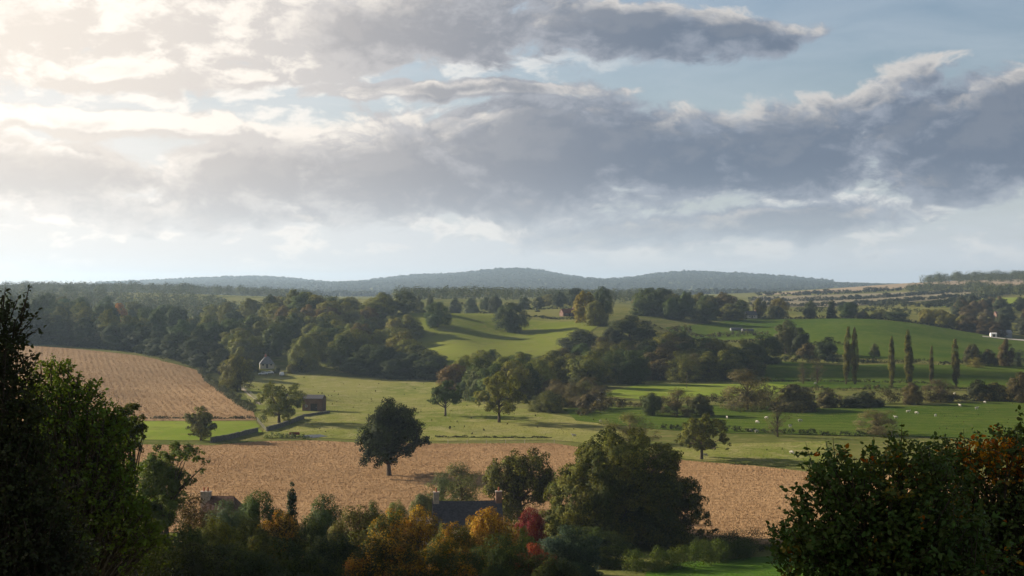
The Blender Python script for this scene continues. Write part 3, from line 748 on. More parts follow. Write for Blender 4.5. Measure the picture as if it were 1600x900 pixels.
# ------------------------------------------------------------------ near trees on the slope, with real leaves
def spray_plant(name, px, d, blobs, nst, nleaf, leaf, mat, cols, label, cat, seed, base_py=None, droop=.1, depth=.5, tips=(), tip_leaf=10, bark=None, aspect=.62, r0=.03, dz=.18):
    """stems fan out from the ground to many twigs; folded leaves sit along the twigs"""
    rng = np.random.default_rng(seed); x0, y0, z0 = at(px, d); s = d / F; zeye = EYE - z0
    B = np.array([((bx - px) * s, zeye - (by - 450) * s, br * s) for bx, by, br in blobs])
    wt = B[:, 2] ** 2; wt = wt / wt.sum()
    e = empty(name, (x0, y0, z0 - .15)); tag(e, label, cat)
    mb = MB(); P = []; T = []
    def twig(p0, dr, L, n):
        k = rng.random((n, 1)) ** .8
        pts = p0 + dr * (k * L) + np.array([0, 0, -droop]) * (k * k) * L + rng.normal(0, leaf * .35, (n, 3))
        P.append(pts); T.append(unit(dr + rng.normal(0, .75, (n, 3)) + np.array([0, 0, -.25])))
    hub = np.array([0, 0, .1])
    bx_mid = B[:, 0].mean()
    for i in range(nst):
        j = rng.choice(len(B), p=wt); b = B[j]
        dd = unit(rng.normal(size=3)) * rng.random() ** .35
        yr = depth * (B[:, 2].max() + .6 * np.ptp(B[:, 0]) * .5)
        p1 = np.array([b[0] + dd[0] * b[2] * .85, rng.uniform(-1, 1) * yr, b[1] + dd[2] * b[2] * .85])
        h2 = hub + np.array([rng.normal(bx_mid * .25, .15 + abs(bx_mid) * .15), rng.normal(0, .15), 0])
        if i % 5 == 0:
            m1 = h2 + (p1 - h2) * .45 + np.array([0, 0, .12 * p1[2]])
            mb.tube([h2, m1, p1], [r0, r0 * .55, r0 * .12], 5)
        dr = unit(p1 - h2) * .6 + rng.normal(0, .55, 3) + np.array([0, 0, .25]); dr = dr / np.linalg.norm(dr)
        L = b[2] * rng.uniform(.35, .8)
        pe = p1 + dr * L + np.array([0, 0, -droop]) * L
        if i % 2 == 0: mb.tube([p1 - dr * L * .4, p1 + dr * L * .5, pe], [r0 * .28, r0 * .18, r0 * .06], 4)
        twig(p1, dr, L * 1.02, nleaf)
    for (tx, ty, bx, by) in tips:          # single shoots that stand clear of the mass
        a = np.array([(bx - px) * s, rng.uniform(-.3, .3) * depth, zeye - (by - 450) * s]); q = np.array([(tx - px) * s, a[1] + rng.normal(0, .1), zeye - (ty - 450) * s])
        mb.tube([a, (a + q) / 2 + rng.normal(0, .02, 3), q], [r0 * .35, r0 * .25, r0 * .08], 4)
        L = np.linalg.norm(q - a); twig(a, (q - a) / L, L * 1.03, tip_leaf)
    P = np.concatenate(P); T = np.concatenate(T); n = len(P)
    nr = unit(rng.normal(size=(n, 3)) * .8 + np.array([0, -.2, .9]))
    sz = leaf * rng.uniform(.55, 1.25, n)
    sel = np.zeros(n, int)
    if len(cols) > 1:                      # turned leaves: where the second colour lies
        cx, cz, rad, frac = cols[1][1]
        q = np.sqrt(((P[:, 0] - (cx - px) * s) / (rad * s)) ** 2 + ((P[:, 2] - (zeye - (cz - 450) * s)) / (rad * s * .55)) ** 2)
        lump = np.sin(P[:, 0] / (.012 * d) + 1) * np.sin(P[:, 2] / (.009 * d)) * np.sin(P[:, 1] / (.015 * d) + 2)
        sel = ((q < 1.0 + .35 * lump) & (rng.random(n) < frac)) | ((lump > .74) & (rng.random(n) < .5)) | (rng.random(n) < .002)
        sel = sel.astype(int)
    for q in range(len(cols)):
        mk = sel == q
        if not mk.any(): continue
        v, f = leaf_folded(P[mk], nr[mk], T[mk], sz[mk], rng, aspect)
        c = link('leaves' if q == 0 else 'turned_leaves', np_mesh('leaves', v, f, True), cols[q][2] if len(cols[q]) > 2 and cols[q][2] else mat, e)
        c.color = (*cols[q][0], 1)
        if q: c['label'] = 'orange and red turned leaves'
    mb.build('stems', bark or BARK, e, smooth=True)
    return e
L_TURN = leaf_mat('turned_leaf', (.40, .05, .012), .8, 1.3, .4, thr=(.5, .66))
spray_plant('hazel_bush', 1400, 20, [(1300, 730, 40), (1345, 725, 36), (1400, 700, 36), (1290, 790, 55), (1350, 800, 75), (1420, 770, 75), (1255, 850, 45), (1300, 870, 75), (1400, 870, 110), (1240, 830, 30), (1460, 860, 100), (1450, 730, 50)],
            1500, 13, .085, L_NEAR, [((.078, .118, .022),), ((.36, .14, .012), (1330, 690, 18, .3), L_TURN)], 'near dark green bush with loose leafy shoots, in front of the stubble field', 'bush', 21, depth=.42, droop=.15,
            tips=[(1262, 676, 1285, 740), (1256, 700, 1290, 755), (1305, 668, 1312, 735), (1300, 700, 1310, 760), (1345, 688, 1348, 740), (1410, 642, 1408, 705), (1398, 662, 1402, 715), (1192, 802, 1245, 838), (1212, 812, 1250, 845), (1232, 776, 1262, 826), (1212, 836, 1250, 850),
                  (1205, 838, 1245, 858), (1240, 790, 1272, 830), (1222, 872, 1255, 868), (1365, 680, 1370, 735), (1385, 668, 1386, 720), (1432, 668, 1425, 730), (1330, 695, 1335, 750), (1270, 716, 1295, 770), (1215, 890, 1250, 890), (1276, 745, 1300, 800)], tip_leaf=18)
spray_plant('maple_bush', 1560, 24, [(1500, 705, 35), (1555, 700, 38), (1600, 690, 45), (1490, 770, 60), (1560, 770, 70), (1620, 760, 70), (1540, 860, 90), (1620, 860, 100), (1470, 720, 28)],
            1300, 13, .085, L_NEAR, [((.075, .105, .022),), ((.55, .21, .018), (1545, 700, 66, .40), L_TURN)], 'near bush with orange and red turned leaves along its top', 'bush', 22, depth=.42, droop=.12,
            tips=[(1478, 664, 1488, 715), (1505, 656, 1506, 710), (1520, 680, 1522, 720), (1568, 652, 1566, 700), (1592, 648, 1590, 690), (1540, 690, 1540, 730), (1465, 685, 1478, 735), (1550, 668, 1552, 710), (1582, 662, 1584, 705), (1530, 672, 1534, 715)], tip_leaf=18)
spray_plant('ivy_tree', -20, 33, [(-30, 500, 34), (0, 490, 26), (18, 520, 26), (-20, 560, 50), (10, 590, 45), (30, 640, 45), (0, 700, 70), (40, 720, 50), (10, 800, 90), (60, 820, 60), (30, 880, 90), (90, 880, 50)],
            1700, 13, .115, L_DARK, [((.060, .064, .036),)], 'near dark greyish tree with a thin ragged top, at the edge of the view', 'tree', 23, depth=.4, droop=.1, r0=.06,
            tips=[(8, 438, 5, 480), (28, 452, 15, 495), (50, 434, 34, 486), (48, 470, 28, 505), (62, 500, 34, 520), (36, 520, 22, 540), (55, 540, 30, 560), (14, 455, 8, 500), (42, 452, 30, 500), (60, 476, 32, 512), (-6, 445, -8, 490), (30, 476, 20, 520), (45, 505, 26, 530)], tip_leaf=15)
spray_plant('field_maple', 120, 56, [(80, 585, 28), (62, 620, 34), (110, 612, 28), (140, 612, 20), (100, 660, 50), (150, 655, 36), (178, 665, 22), (60, 700, 50), (130, 715, 55), (180, 700, 28), (190, 735, 24), (90, 770, 60), (160, 780, 55), (205, 795, 30), (120, 830, 60), (190, 840, 45), (230, 835, 25)],
            2200, 13, .15, L_GREEN, [((.112, .160, .030),)], 'near leafy green tree in deep shade, right of the ragged dark tree', 'tree', 24, depth=.45, droop=.1, r0=.11,
            tips=[(108, 556, 104, 600), (80, 560, 80, 600), (126, 572, 118, 610), (184, 630, 170, 660), (204, 655, 180, 675), (206, 690, 182, 705), (140, 590, 136, 620), (60, 585, 62, 620), (196, 640, 176, 668), (208, 720, 188, 735)], tip_leaf=14)
spray_plant('bramble_bush', 170, 72, [(150, 850, 40), (190, 850, 36), (120, 880, 45), (180, 885, 50), (230, 880, 40), (70, 890, 50), (20, 890, 50)], 700, 12, .15, L_GREEN,
            [((.045, .060, .014),), ((.26, .11, .018), (165, 840, 26, .5), L_TURN)], 'low green bush with a few orange leaves beneath the near green tree', 'bush', 25, depth=.5, r0=.04)

# ------------------------------------------------------------------ garden trees and shrubs below the viewpoint
def plant_top(kind, px, d, top, wpx, mat, col, label, **k):
    x, y, z = at(px, d); H = max(EYE - (top - 450) / F * d - z, 1.5)
    return plant(kind, px, d, H + k.get('sink', 0), wpx / F * d, mat, col, label, **k)
GD = [
 ('garden', 405, 216, 768, 74, L_GREEN, (0.042, 0.062, 0.016), 'mid green rounded shrub beside the chimneyed brick cottage'),
 ('conifer', 456, 222, 755, 27, L_DARK, (0.022, 0.034, 0.015), 'slim dark conifer rising above the garden shrubs'),
 ('garden', 508, 206, 774, 74, L_GREEN, (0.034, 0.051, 0.019), 'dark green shrub right of the slim conifer'),
 ('garden', 438, 186, 802, 84, L_ORANGE, (0.046, 0.044, 0.010), 'orange and red shrub below the slim conifer'),
 ('garden', 392, 176, 815, 88, L_OLIVE, (0.046, 0.050, 0.014), 'olive shrub left of the orange and red shrub'),
 ('garden', 336, 166, 812, 96, L_OLIVE, (0.050, 0.055, 0.015), 'olive tree in the garden below the brick cottage'),
 ('garden', 286, 158, 822, 96, L_GREEN, (0.028, 0.042, 0.012), 'dark green garden tree under the pale broken crowned tree'),
 ('wispy', 296, 200, 772, 96, L_RUST, (0.053, 0.034, 0.019), 'bare brown twiggy shrub in front of the brick cottage'),
 ('garden', 560, 192, 792, 96, L_OLIVE, (0.054, 0.051, 0.014), 'olive brown shrub between the dark green and golden ones'),
 ('garden', 612, 182, 800, 92, L_ORANGE, (0.042, 0.048, 0.010), 'dull golden shrub left of the slate roofed cottage'),
 ('garden', 660, 184, 794, 84, L_GOLD, (0.093, 0.065, 0.011), 'golden shrub at the near corner of the slate roofed cottage'),
 ('garden', 706, 176, 818, 80, L_ORANGE, (0.061, 0.059, 0.011), 'orange shrub under the middle of the slate roof'),
 ('garden', 764, 180, 796, 88, L_GOLD, (0.140, 0.087, 0.012), 'bright golden orange shrub in front of the slate roof, tallest of the golden ones'),
 ('garden', 812, 184, 826, 62, L_GREEN, (0.038, 0.057, 0.015), 'green shrub between the bright golden and the red shrub'),
 ('garden', 830, 206, 795, 62, L_RED, (0.085, 0.006, 0.008), 'crimson red shrub left of the huge oak'),
 ('garden', 838, 172, 850, 66, L_RED, (0.131, 0.028, 0.013), 'rust red shrub under the crimson one'),
 ('garden', 896, 192, 822, 104, L_DARK, (0.023, 0.039, 0.027), 'dark bluish evergreen shrub below the huge oak'),
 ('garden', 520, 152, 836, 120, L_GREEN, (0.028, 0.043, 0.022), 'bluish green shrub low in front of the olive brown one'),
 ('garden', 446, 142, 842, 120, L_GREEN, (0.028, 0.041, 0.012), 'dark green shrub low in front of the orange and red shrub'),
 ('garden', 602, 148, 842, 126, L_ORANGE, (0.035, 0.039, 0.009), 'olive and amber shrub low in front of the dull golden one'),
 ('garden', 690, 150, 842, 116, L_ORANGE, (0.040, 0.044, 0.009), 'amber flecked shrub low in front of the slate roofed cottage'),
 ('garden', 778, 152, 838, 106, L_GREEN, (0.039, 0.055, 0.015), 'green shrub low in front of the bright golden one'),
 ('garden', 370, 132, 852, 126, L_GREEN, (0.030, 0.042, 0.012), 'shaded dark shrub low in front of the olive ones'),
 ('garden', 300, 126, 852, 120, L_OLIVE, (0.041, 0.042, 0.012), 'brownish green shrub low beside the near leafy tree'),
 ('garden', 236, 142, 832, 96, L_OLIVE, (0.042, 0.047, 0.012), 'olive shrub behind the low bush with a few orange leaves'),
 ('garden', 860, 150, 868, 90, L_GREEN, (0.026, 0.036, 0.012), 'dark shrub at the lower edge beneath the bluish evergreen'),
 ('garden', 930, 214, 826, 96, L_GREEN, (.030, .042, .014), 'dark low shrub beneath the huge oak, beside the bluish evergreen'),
 ('garden', 622, 226, 784, 44, L_GREEN, (0.072, 0.092, 0.027), 'small pale green shrub on the stubble edge left of the cottage'),
 ('garden', 585, 216, 784, 50, L_GREEN, (0.042, 0.055, 0.016), 'small dull green shrub on the stubble edge behind the olive brown one'),
 ('garden', 664, 250, 770, 50, L_GREEN, (0.062, 0.080, 0.038), 'small greyish green shrub against the end wall of the slate roofed cottage'),
 ('garden', 350, 210, 784, 74, L_GREEN, (0.050, 0.068, 0.042), 'grey green shrub under the eaves of the brick cottage'),
 ('garden', 735, 196, 808, 50, L_GOLD, (0.070, 0.058, 0.012), 'yellow shrub close under the slate roof between the orange and golden ones'),
 ('garden', 486, 176, 812, 70, L_GREEN, (0.027, 0.041, 0.012), 'dark shrub between the orange and red and the olive brown one'),
]
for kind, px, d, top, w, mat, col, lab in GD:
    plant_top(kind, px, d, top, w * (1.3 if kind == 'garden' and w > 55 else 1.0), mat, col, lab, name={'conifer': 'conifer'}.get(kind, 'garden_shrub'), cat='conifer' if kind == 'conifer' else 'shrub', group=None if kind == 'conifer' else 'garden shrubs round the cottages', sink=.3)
plant_top('wispy', 722, 276, 722, 88, L_GREEN, (.085, .10, .050), 'feathery grey green willow behind the slate roofed cottage', var=0, name='willow')
plant_top('wispy', 690, 270, 738, 50, L_GREEN, (.075, .09, .045), 'smaller feathery willow at the end wall of the slate roofed cottage', var=1, name='willow')

# ------------------------------------------------------------------ trees singled out in the valley
TR = [  # kind, px, base, top, width, mat, colour, label
 ('wispy', 985, 694, 646, 88, L_OLIVE, (.085, .085, .030), 'feathery greenish tree behind the top of the huge oak'),
 ('sparse', 1215, 683, 634, 40, L_RUST, (.060, .055, .030), 'small thin bare tree on the hedge line right of the round topped tree'),
 ('wispy', 1370, 680, 640, 68, L_RUST, (.080, .070, .034), 'brown rounded bush on the mown pasture behind the near green bush'),
 ('wispy', 1168, 641, 577, 104, L_RUST, (.095, .082, .038), 'wide feathery brown willow on the far bank of the hedge line'),
 ('oak', 1020, 650, 614, 38, L_DARK, (.030, .040, .015), 'dark small tree in the hedge line behind the huge oak'),
 ('wispy', 1058, 651, 606, 54, L_RUST, (.075, .065, .030), 'brownish tree right of the dark small hedge tree'),
 ('oak', 1095, 650, 616, 42, L_DARK, (.040, .045, .018), 'dull green tree in the hedge line behind the round topped tree'),
 ('bush', 1240, 642, 601, 66, L_RUST, (.060, .054, .024), 'broad brown bush right of the wide feathery willow'),
 ('bush', 1295, 637, 610, 50, L_RUST, (.050, .048, .022), 'lower brown bush in the hedge under the pair of poplars'),
 ('bush', 1350, 636, 612, 50, L_DARK, (.036, .040, .018), 'dark bush in the hedge between poplars'),
 ('oak', 1425, 632, 598, 40, L_RUST, (.055, .048, .020), 'brownish hedge tree at the foot of the stoutest poplar'),
 ('wispy', 1470, 628, 592, 60, L_RUST, (.075, .060, .032), 'thin brown thicket at the foot of the tallest far poplar'),
 ('bush', 1530, 626, 594, 46, L_DARK, (.034, .038, .017), 'dark hedge bush right of the last poplar'),
 ('bush', 1555, 626, 598, 40, L_OLIVE, (.044, .044, .018), 'brown green hedge bush beside the dark one'),
 ('oak', 1594, 630, 582, 46, L_RUST, (.042, .034, .016), 'dark brown tree at the right end of the hedge line'),
 ('sparse', 1277, 599, 560, 28, L_RUST, (.050, .048, .028), 'upright bare tree on the shaded pasture, right of its thinner twin'),
 ('sparse', 1255, 600, 567, 26, L_RUST, (.065, .055, .032), 'thin bare tree on the shaded pasture, left of its twin'),
 ('oak', 1367, 558, 537, 17, L_GREEN, (.060, .070, .030), 'tiny round tree alone in the upper pasture'),
 ('wood', 1228, 553, 501, 44, L_DARK, (.046, .050, .020), 'tall double crowned tree at the edge of the upper pasture'),
 ('wood', 1250, 555, 512, 34, L_DARK, (.028, .036, .018), 'darker tree close right of the double crowned one'),
 ('wood', 1292, 563, 527, 38, L_DARK, (.030, .040, .018), 'dark tree left of the pair of poplars'),
 ('bush', 1262, 560, 537, 40, L_RUST, (.050, .040, .020), 'reddish brown bush between two dark trees at the pasture edge'),
 ('oak', 684, 512, 472, 44, L_DARK, (.035, .050, .019), 'round dark tree at the top of the hill pasture, left of the other'),
 ('oak', 797, 519, 473, 54, L_DARK, (.030, .042, .018), 'round dark tree on the hill pasture, right of the other'),
 ('wood', 984, 540, 493, 80, L_DARK, (.034, .040, .015), 'broad dark tree standing between hill pasture and hedged field'),
 ('wood', 905, 554, 515, 74, L_DARK, (.026, .030, .014), 'low wide very dark tree at the lower corner of the hill pasture'),
 ('wood', 956, 548, 513, 34, L_DARK, (.030, .034, .016), 'small dark tree between the two broad dark ones'),
 ('oak', 940, 500, 448, 34, L_DARK, (.036, .046, .024), 'tall dark tree behind the yellow one on the hilltop'),
 ('wood', 914, 503, 455, 36, L_OLIVE, (.170, .130, .018), 'yellow autumn tree on the hilltop by the red roofed house'),
 ('wood', 930, 508, 470, 36, L_OLIVE, (.080, .085, .024), 'yellowish green tree below the yellow one on the hilltop'),
 ('wispy', 980, 520, 492, 32, L_OLIVE, (.060, .060, .030), 'thin tree behind the broad dark tree'),
 ('oak', 1060, 540, 520, 32, L_DARK, (.050, .058, .026), 'small tree on the hedged strip below the central wood'),
 ('bush', 1075, 541, 524, 24, L_DARK, (.026, .032, .016), 'dark small bush beside the hedged strip tree'),
 ('oak', 1520, 571, 538, 28, L_RUST, (.036, .034, .018), 'dark rounded tree in the right hand hedge below the pasture'),
 ('oak', 1545, 572, 546, 30, L_RUST, (.046, .042, .020), 'lower dark tree beside the rounded one in the hedge'),
 ('wood', 1572, 572, 530, 26, L_RUST, (.060, .046, .020), 'tall egg shaped brown tree in the right hand hedge'),
 ('wispy', 1592, 573, 546, 24, L_GREEN, (.085, .095, .065), 'greyish pale bush at the end of the right hand hedge'),
 ('wispy', 1525, 575, 558, 30, L_OLIVE, (.095, .085, .026), 'yellowish shrub under the dark rounded hedge tree'),
 ('wood', 343, 585, 545, 46, L_DARK, (.034, .040, .018), 'dark tree at the corner of the stubble hillside'),
 ('oak', 371, 612, 554, 58, L_OLIVE, (.075, .068, .020), 'brownish tree with pale trunk at the edge of the stubble hillside'),
]
for kind, px, b, t, w, mat, col, lab in TR:
    nm = 'bush' if kind == 'bush' or 'bush' in lab.split() or 'shrub' in lab.split() or 'thicket' in lab.split() else 'tree'
    k = {}
    if b > 650 or 612 < b: k['dmin'] = 300
    else: k['dmin'] = 480
    plant_px(kind, px, b, t, w, mat, col, lab, name=nm, cat=nm, **k)
POPS = [(1322, 601, 511, 15, 'tall slim poplar, left one of the close pair', G_BR), (1336, 601, 512, 13, 'tall slim poplar, right one of the close pair', G_BR), (1393, 606, 526, 12, 'thin faint poplar between the close pair and the stoutest one', (.075, .062, .034)),
                          (1421, 604, 516, 20, 'stoutest dark poplar of the row', (.058, .050, .022)), (1455, 604, 541, 10, 'shortest faint poplar right of the stoutest one', (.085, .066, .036)), (1494, 606, 530, 17, 'last brown poplar at the right of the row', (.075, .056, .028))]
for px, b, t, w, lab, c in POPS:
    pe = plant_px('poplar', px, b, t, w * .85, L_OLIVE, (c[0] * 1.05, c[1] * 1.2, c[2]), lab, name='poplar', cat='poplar', group='poplars in the valley', dmin=480)
    pe.rotation_euler = (RNG.uniform(-.03, .03), RNG.uniform(-.03, .03), RNG.uniform(0, 6.28))

for px, d, top, w, c, lab in [(396, 705, 562, 22, (.04, .05, .018), 'dark bush left of the pale roofed house'), (432, 704, 572, 12, (.05, .055, .02), 'small bush between the pale roofed house and the van'),
                          (456, 702, 568, 22, (.085, .08, .024), 'yellowish bush right of the van'), (470, 706, 558, 26, (.04, .05, .018), 'dark bush at the wood edge right of the van')]:
    plant_top('bush', px, d, top, w, L_OLIVE, c, lab, name='bush', cat='bush')
# rows of trees along the far hedges
ROWS = [
 (1187, 1130, 466, 26, L_OLIVE, (.065, .060, .024), 'leaning olive tree at the left end of the tree row above the pasture'),
 (1218, 1125, 466, 34, L_OLIVE, (.140, .125, .030), 'pale yellowish spreading tree in the row above the pasture'),
 (1212, 1118, 478, 26, L_DARK, (.034, .038, .020), 'dark low tree under the pale yellowish spreading tree'),
 (1267, 1120, 470, 27, L_DARK, (.028, .040, .020), 'compact round dark tree in the row above the pasture'),
 (1325, 1112, 472, 34, L_DARK, (.030, .044, .019), 'broad dark tree beside the pointed one above the pasture'),
 (1347, 1108, 486, 24, L_RUST, (.060, .058, .034), 'small brownish tree right of the broad dark tree'),
 (1375, 1110, 483, 34, L_OLIVE, (.085, .085, .036), 'pale green tree in the row above the pasture'),
 (1402, 1098, 484, 40, L_DARK, (.032, .040, .018), 'wide dark dome shaped tree in the row above the pasture'),
]
for px, d, top, w, mat, col, lab in ROWS:
    plant_top('oak' if w < 36 else 'wood', px, d, top, w, mat, col, lab, name='tree', cat='tree')
plant_top('conifer', 1299, 1116, 469, 17, L_DARK, (.026, .036, .020), 'pointed dark conifer in the tree row above the pasture', name='conifer', cat='conifer')
for i, (px, d, top, w, col, lab) in enumerate([
 (655, 1015, 462, 24, (.040, .046, .026), 'dark tree behind the long low barn'), (672, 1035, 460, 20, (.060, .060, .028), 'brownish tree beside the dark one behind the long low barn'),
 (712, 1150, 466, 26, (.034, .044, .026), 'dark tree beyond the hill pasture, above the left round tree'), (735, 1120, 466, 30, (.036, .046, .026), 'rounded dark tree on the hilltop hedge'),
 (775, 1100, 462, 26, (.034, .042, .024), 'dark tree behind the right round tree of the hill pasture'), (760, 1180, 464, 24, (.044, .052, .028), 'greener tree on the hilltop hedge'),
 (820, 1160, 464, 26, (.034, .042, .026), 'dark tree at the left of the hilltop group'), (843, 1180, 464, 22, (.046, .052, .028), 'small tree in the hilltop group'),
 (858, 1240, 460, 26, (.115, .110, .034), 'pale yellow tree in the hilltop group'), (873, 1200, 456, 24, (.030, .038, .022), 'dark upright tree of the hilltop group'),
 (900, 1230, 450, 34, (.034, .042, .024), 'tallest dark tree of the hilltop group'), (890, 1260, 462, 22, (.12, .11, .04), 'yellowish tree half behind the tallest dark one'),
 (840, 1080, 488, 11, (.028, .036, .02), 'tiny dark tree left of the red roofed house'),
]):
    plant_top('oak', px, d, top, w, L_OLIVE if col[0] > .1 else L_DARK, col, lab, name='tree', cat='tree')

# ------------------------------------------------------------------ woods: every tree on its own
def wood(poly, n, mind, hr, wr, kinds, palette, seed, group, name='tree', cat='tree', mask=None):
    """palette: list of (weight, mat, colour, label); poly in (photo column, distance)"""
    rng = np.random.default_rng(seed); rnd = random.Random(seed); poly = np.array(poly, float); pts = []
    a0, a1 = poly.min(0), poly.max(0); tries = 0
    while len(pts) < n and tries < 20000:
        tries += 1
        q = rng.uniform(a0, a1)
        if not in_poly(np.array([q[0]]), np.array([q[1]]), poly)[0]: continue
        x, y = (q[0] - 800) / F * q[1], q[1]
        if any((x - a) ** 2 + (y - b) ** 2 < mind ** 2 for a, b in pts): continue
        pts.append((x, y))
    W = [p[0] for p in palette]
    for x, y in pts:
        _, mat, col, lab = rnd.choices(palette, W)[0]
        h = rnd.uniform(*hr); w = rnd.uniform(*wr)
        plant(rnd.choice(kinds), None, y, h, w, mat, col, lab, name=name, cat=cat, group=group, x=x, sink=.3)
wood([(20, 778), (130, 768), (240, 748), (318, 712), (345, 740), (340, 900), (250, 1000), (60, 1010), (0, 900)], 52, 9.5, (12, 20), (12, 19), ['wood', 'wood', 'oak'],
     [(6, L_DARK, (.034, .048, .015), 'dark green tree in the wood behind the stubble hillside'), (3, L_OLIVE, (.064, .070, .020), 'olive tree in the wood behind the stubble hillside'),
      (1.2, L_DARK, (.05, .075, .03), 'lighter green tree in the wood behind the stubble hillside')], 101, 'trees of the wood behind the stubble hillside')
plant_top('wood', 186, 905, 474, 30, L_ORANGE, (.16, .075, .02), 'orange topped tree in the wood behind the stubble hillside', name='tree', cat='tree')
wood([(345, 745), (400, 722), (480, 706), (560, 702), (650, 697), (640, 780), (640, 960), (600, 1000), (520, 970), (430, 920), (350, 860)], 78, 8.5, (11, 18), (14, 20), ['wood', 'wood', 'oak'],
     [(6, L_OLIVE, (.085, .092, .022), 'olive green tree in the wood on the hillock'), (3, L_DARK, (.045, .060, .016), 'dark green tree in the wood on the hillock'),
      (3, L_OLIVE, (.125, .120, .030), 'pale olive tree in the wood on the hillock'), (.5, L_RUST, (.085, .060, .022), 'brown autumn tree in the wood on the hillock')], 102, 'trees of the wood on the hillock')
for i, px in enumerate(range(14, 330, 24)):
    d = float(np.interp(px, [0, 130, 240, 330], [776, 764, 742, 700])) + RNG.uniform(0, 8)
    plant('wood', px, d, RNG.uniform(11, 16), RNG.uniform(14, 19), L_DARK, (.030, .038, .019), 'dark tree in the front row of wood along the stubble hillside top', group='front row of the wood behind the stubble hillside', sink=.3)
wood([(330, 800), (420, 930), (520, 1000), (640, 1010), (560, 1120), (420, 1150), (330, 1050)], 26, 12, (12, 17), (13, 19), ['wood', 'oak'],
     [(3, L_OLIVE, (.095, .100, .026), 'hazy olive tree in the wood left of and behind the hillock'), (2, L_DARK, (.036, .046, .022), 'hazy dark tree in the wood left of and behind the hillock'), (.5, L_RUST, (.09, .055, .022), 'hazy russet tree in the wood left of and behind the hillock')], 112, 'trees left of and behind the hillock')
wood([(555, 698), (690, 686), (692, 700), (650, 720), (560, 712)], 12, 7, (9, 14), (14, 18), ['wood'],
     [(1, L_DARK, (.040, .050, .022), 'rounded lower tree along the meadow front of the hillock wood')], 103, 'lower trees in front of the hillock wood')
wood([(955, 1065), (1000, 1035), (1100, 1035), (1165, 1062), (1160, 1240), (1000, 1240)], 36, 9, (13, 19), (13, 20), ['wood', 'wood', 'oak'],
     [(4, L_DARK, (.042, .056, .017), 'dark green tree in the central wood'), (2, L_OLIVE, (.056, .056, .024), 'olive tree in the central wood'), (1, L_RUST, (.075, .060, .030), 'brownish tree in the central wood')], 104, 'trees of the central wood')
wood([(850, 610), (930, 600), (1000, 640), (1120, 652), (1200, 668), (1205, 760), (1050, 780), (900, 740), (850, 690)], 52, 7, (12, 16.5), (14, 19), ['wood', 'wood', 'wood', 'wispy'],
     [(5, L_DARK, (.038, .050, .016), 'dark tree in the valley thicket'), (3, L_OLIVE, (.070, .076, .020), 'olive tree in the valley thicket'), (1.2, L_RUST, (.062, .052, .026), 'brown tree in the valley thicket')], 105, 'trees of the valley thicket')
wood([(712, 600), (745, 560), (832, 545), (855, 640), (770, 690), (715, 690)], 15, 7, (13, 18), (13, 17), ['wood', 'oak'],
     [(3, L_DARK, (.050, .066, .016), 'dark green tree in the clump behind the olive meadow tree'), (2, L_OLIVE, (.100, .105, .022), 'olive tree in the clump behind the olive meadow tree'), (.5, L_RUST, (.09, .06, .024), 'rust tinted tree in the clump behind the olive meadow tree')], 106, 'clump at the end of the meadow')
wood([(828, 480), (900, 492), (960, 510), (1000, 520), (990, 545), (900, 570), (835, 560)], 20, 5, (4, 9), (6, 10), ['wispy', 'bush', 'wispy'],
     [(3, L_RUST, (.066, .056, .032), 'brown scrub bush on the damp ground right of the meadow'), (2, L_OLIVE, (.060, .062, .028), 'greenish scrub bush on the damp ground right of the meadow')], 107, 'scrub on the damp ground', 'bush', 'bush')
wood([(1440, 1085), (1505, 1075), (1520, 1110), (1440, 1140)], 12, 7, (9, 12), (9, 12), ['oak'],
     [(1, L_OLIVE, (.105, .095, .030), 'yellowish tree in the sunlit clump above the pasture')], 108, 'sunlit clump above the pasture')
wood([(1498, 1072), (1560, 1060), (1565, 1085), (1500, 1095)], 8, 8, (9, 12), (12, 15), ['wood'],
     [(1, L_RUST, (.045, .032, .020), 'dark reddish tree in the clump left of the white shed')], 109, 'dark reddish clump')
wood([(1568, 1085), (1640, 1070), (1640, 1160), (1560, 1140)], 9, 9, (10, 14), (11, 14), ['wood', 'oak'],
     [(1, L_DARK, (.036, .038, .022), 'dark tree beyond the white shed at the edge of the view')], 110, 'trees beyond the white shed')
wood([(1490, 1180), (1640, 1180), (1640, 1380), (1500, 1400)], 20, 14, (11, 15), (12, 16), ['wood', 'oak'],
     [(1, L_DARK, (.044, .050, .030), 'hazy tree round the far pink roofed house'), (.6, L_RUST, (.075, .060, .036), 'hazy brown tree round the far pink roofed house')], 111, 'trees round the far pink roofed house')

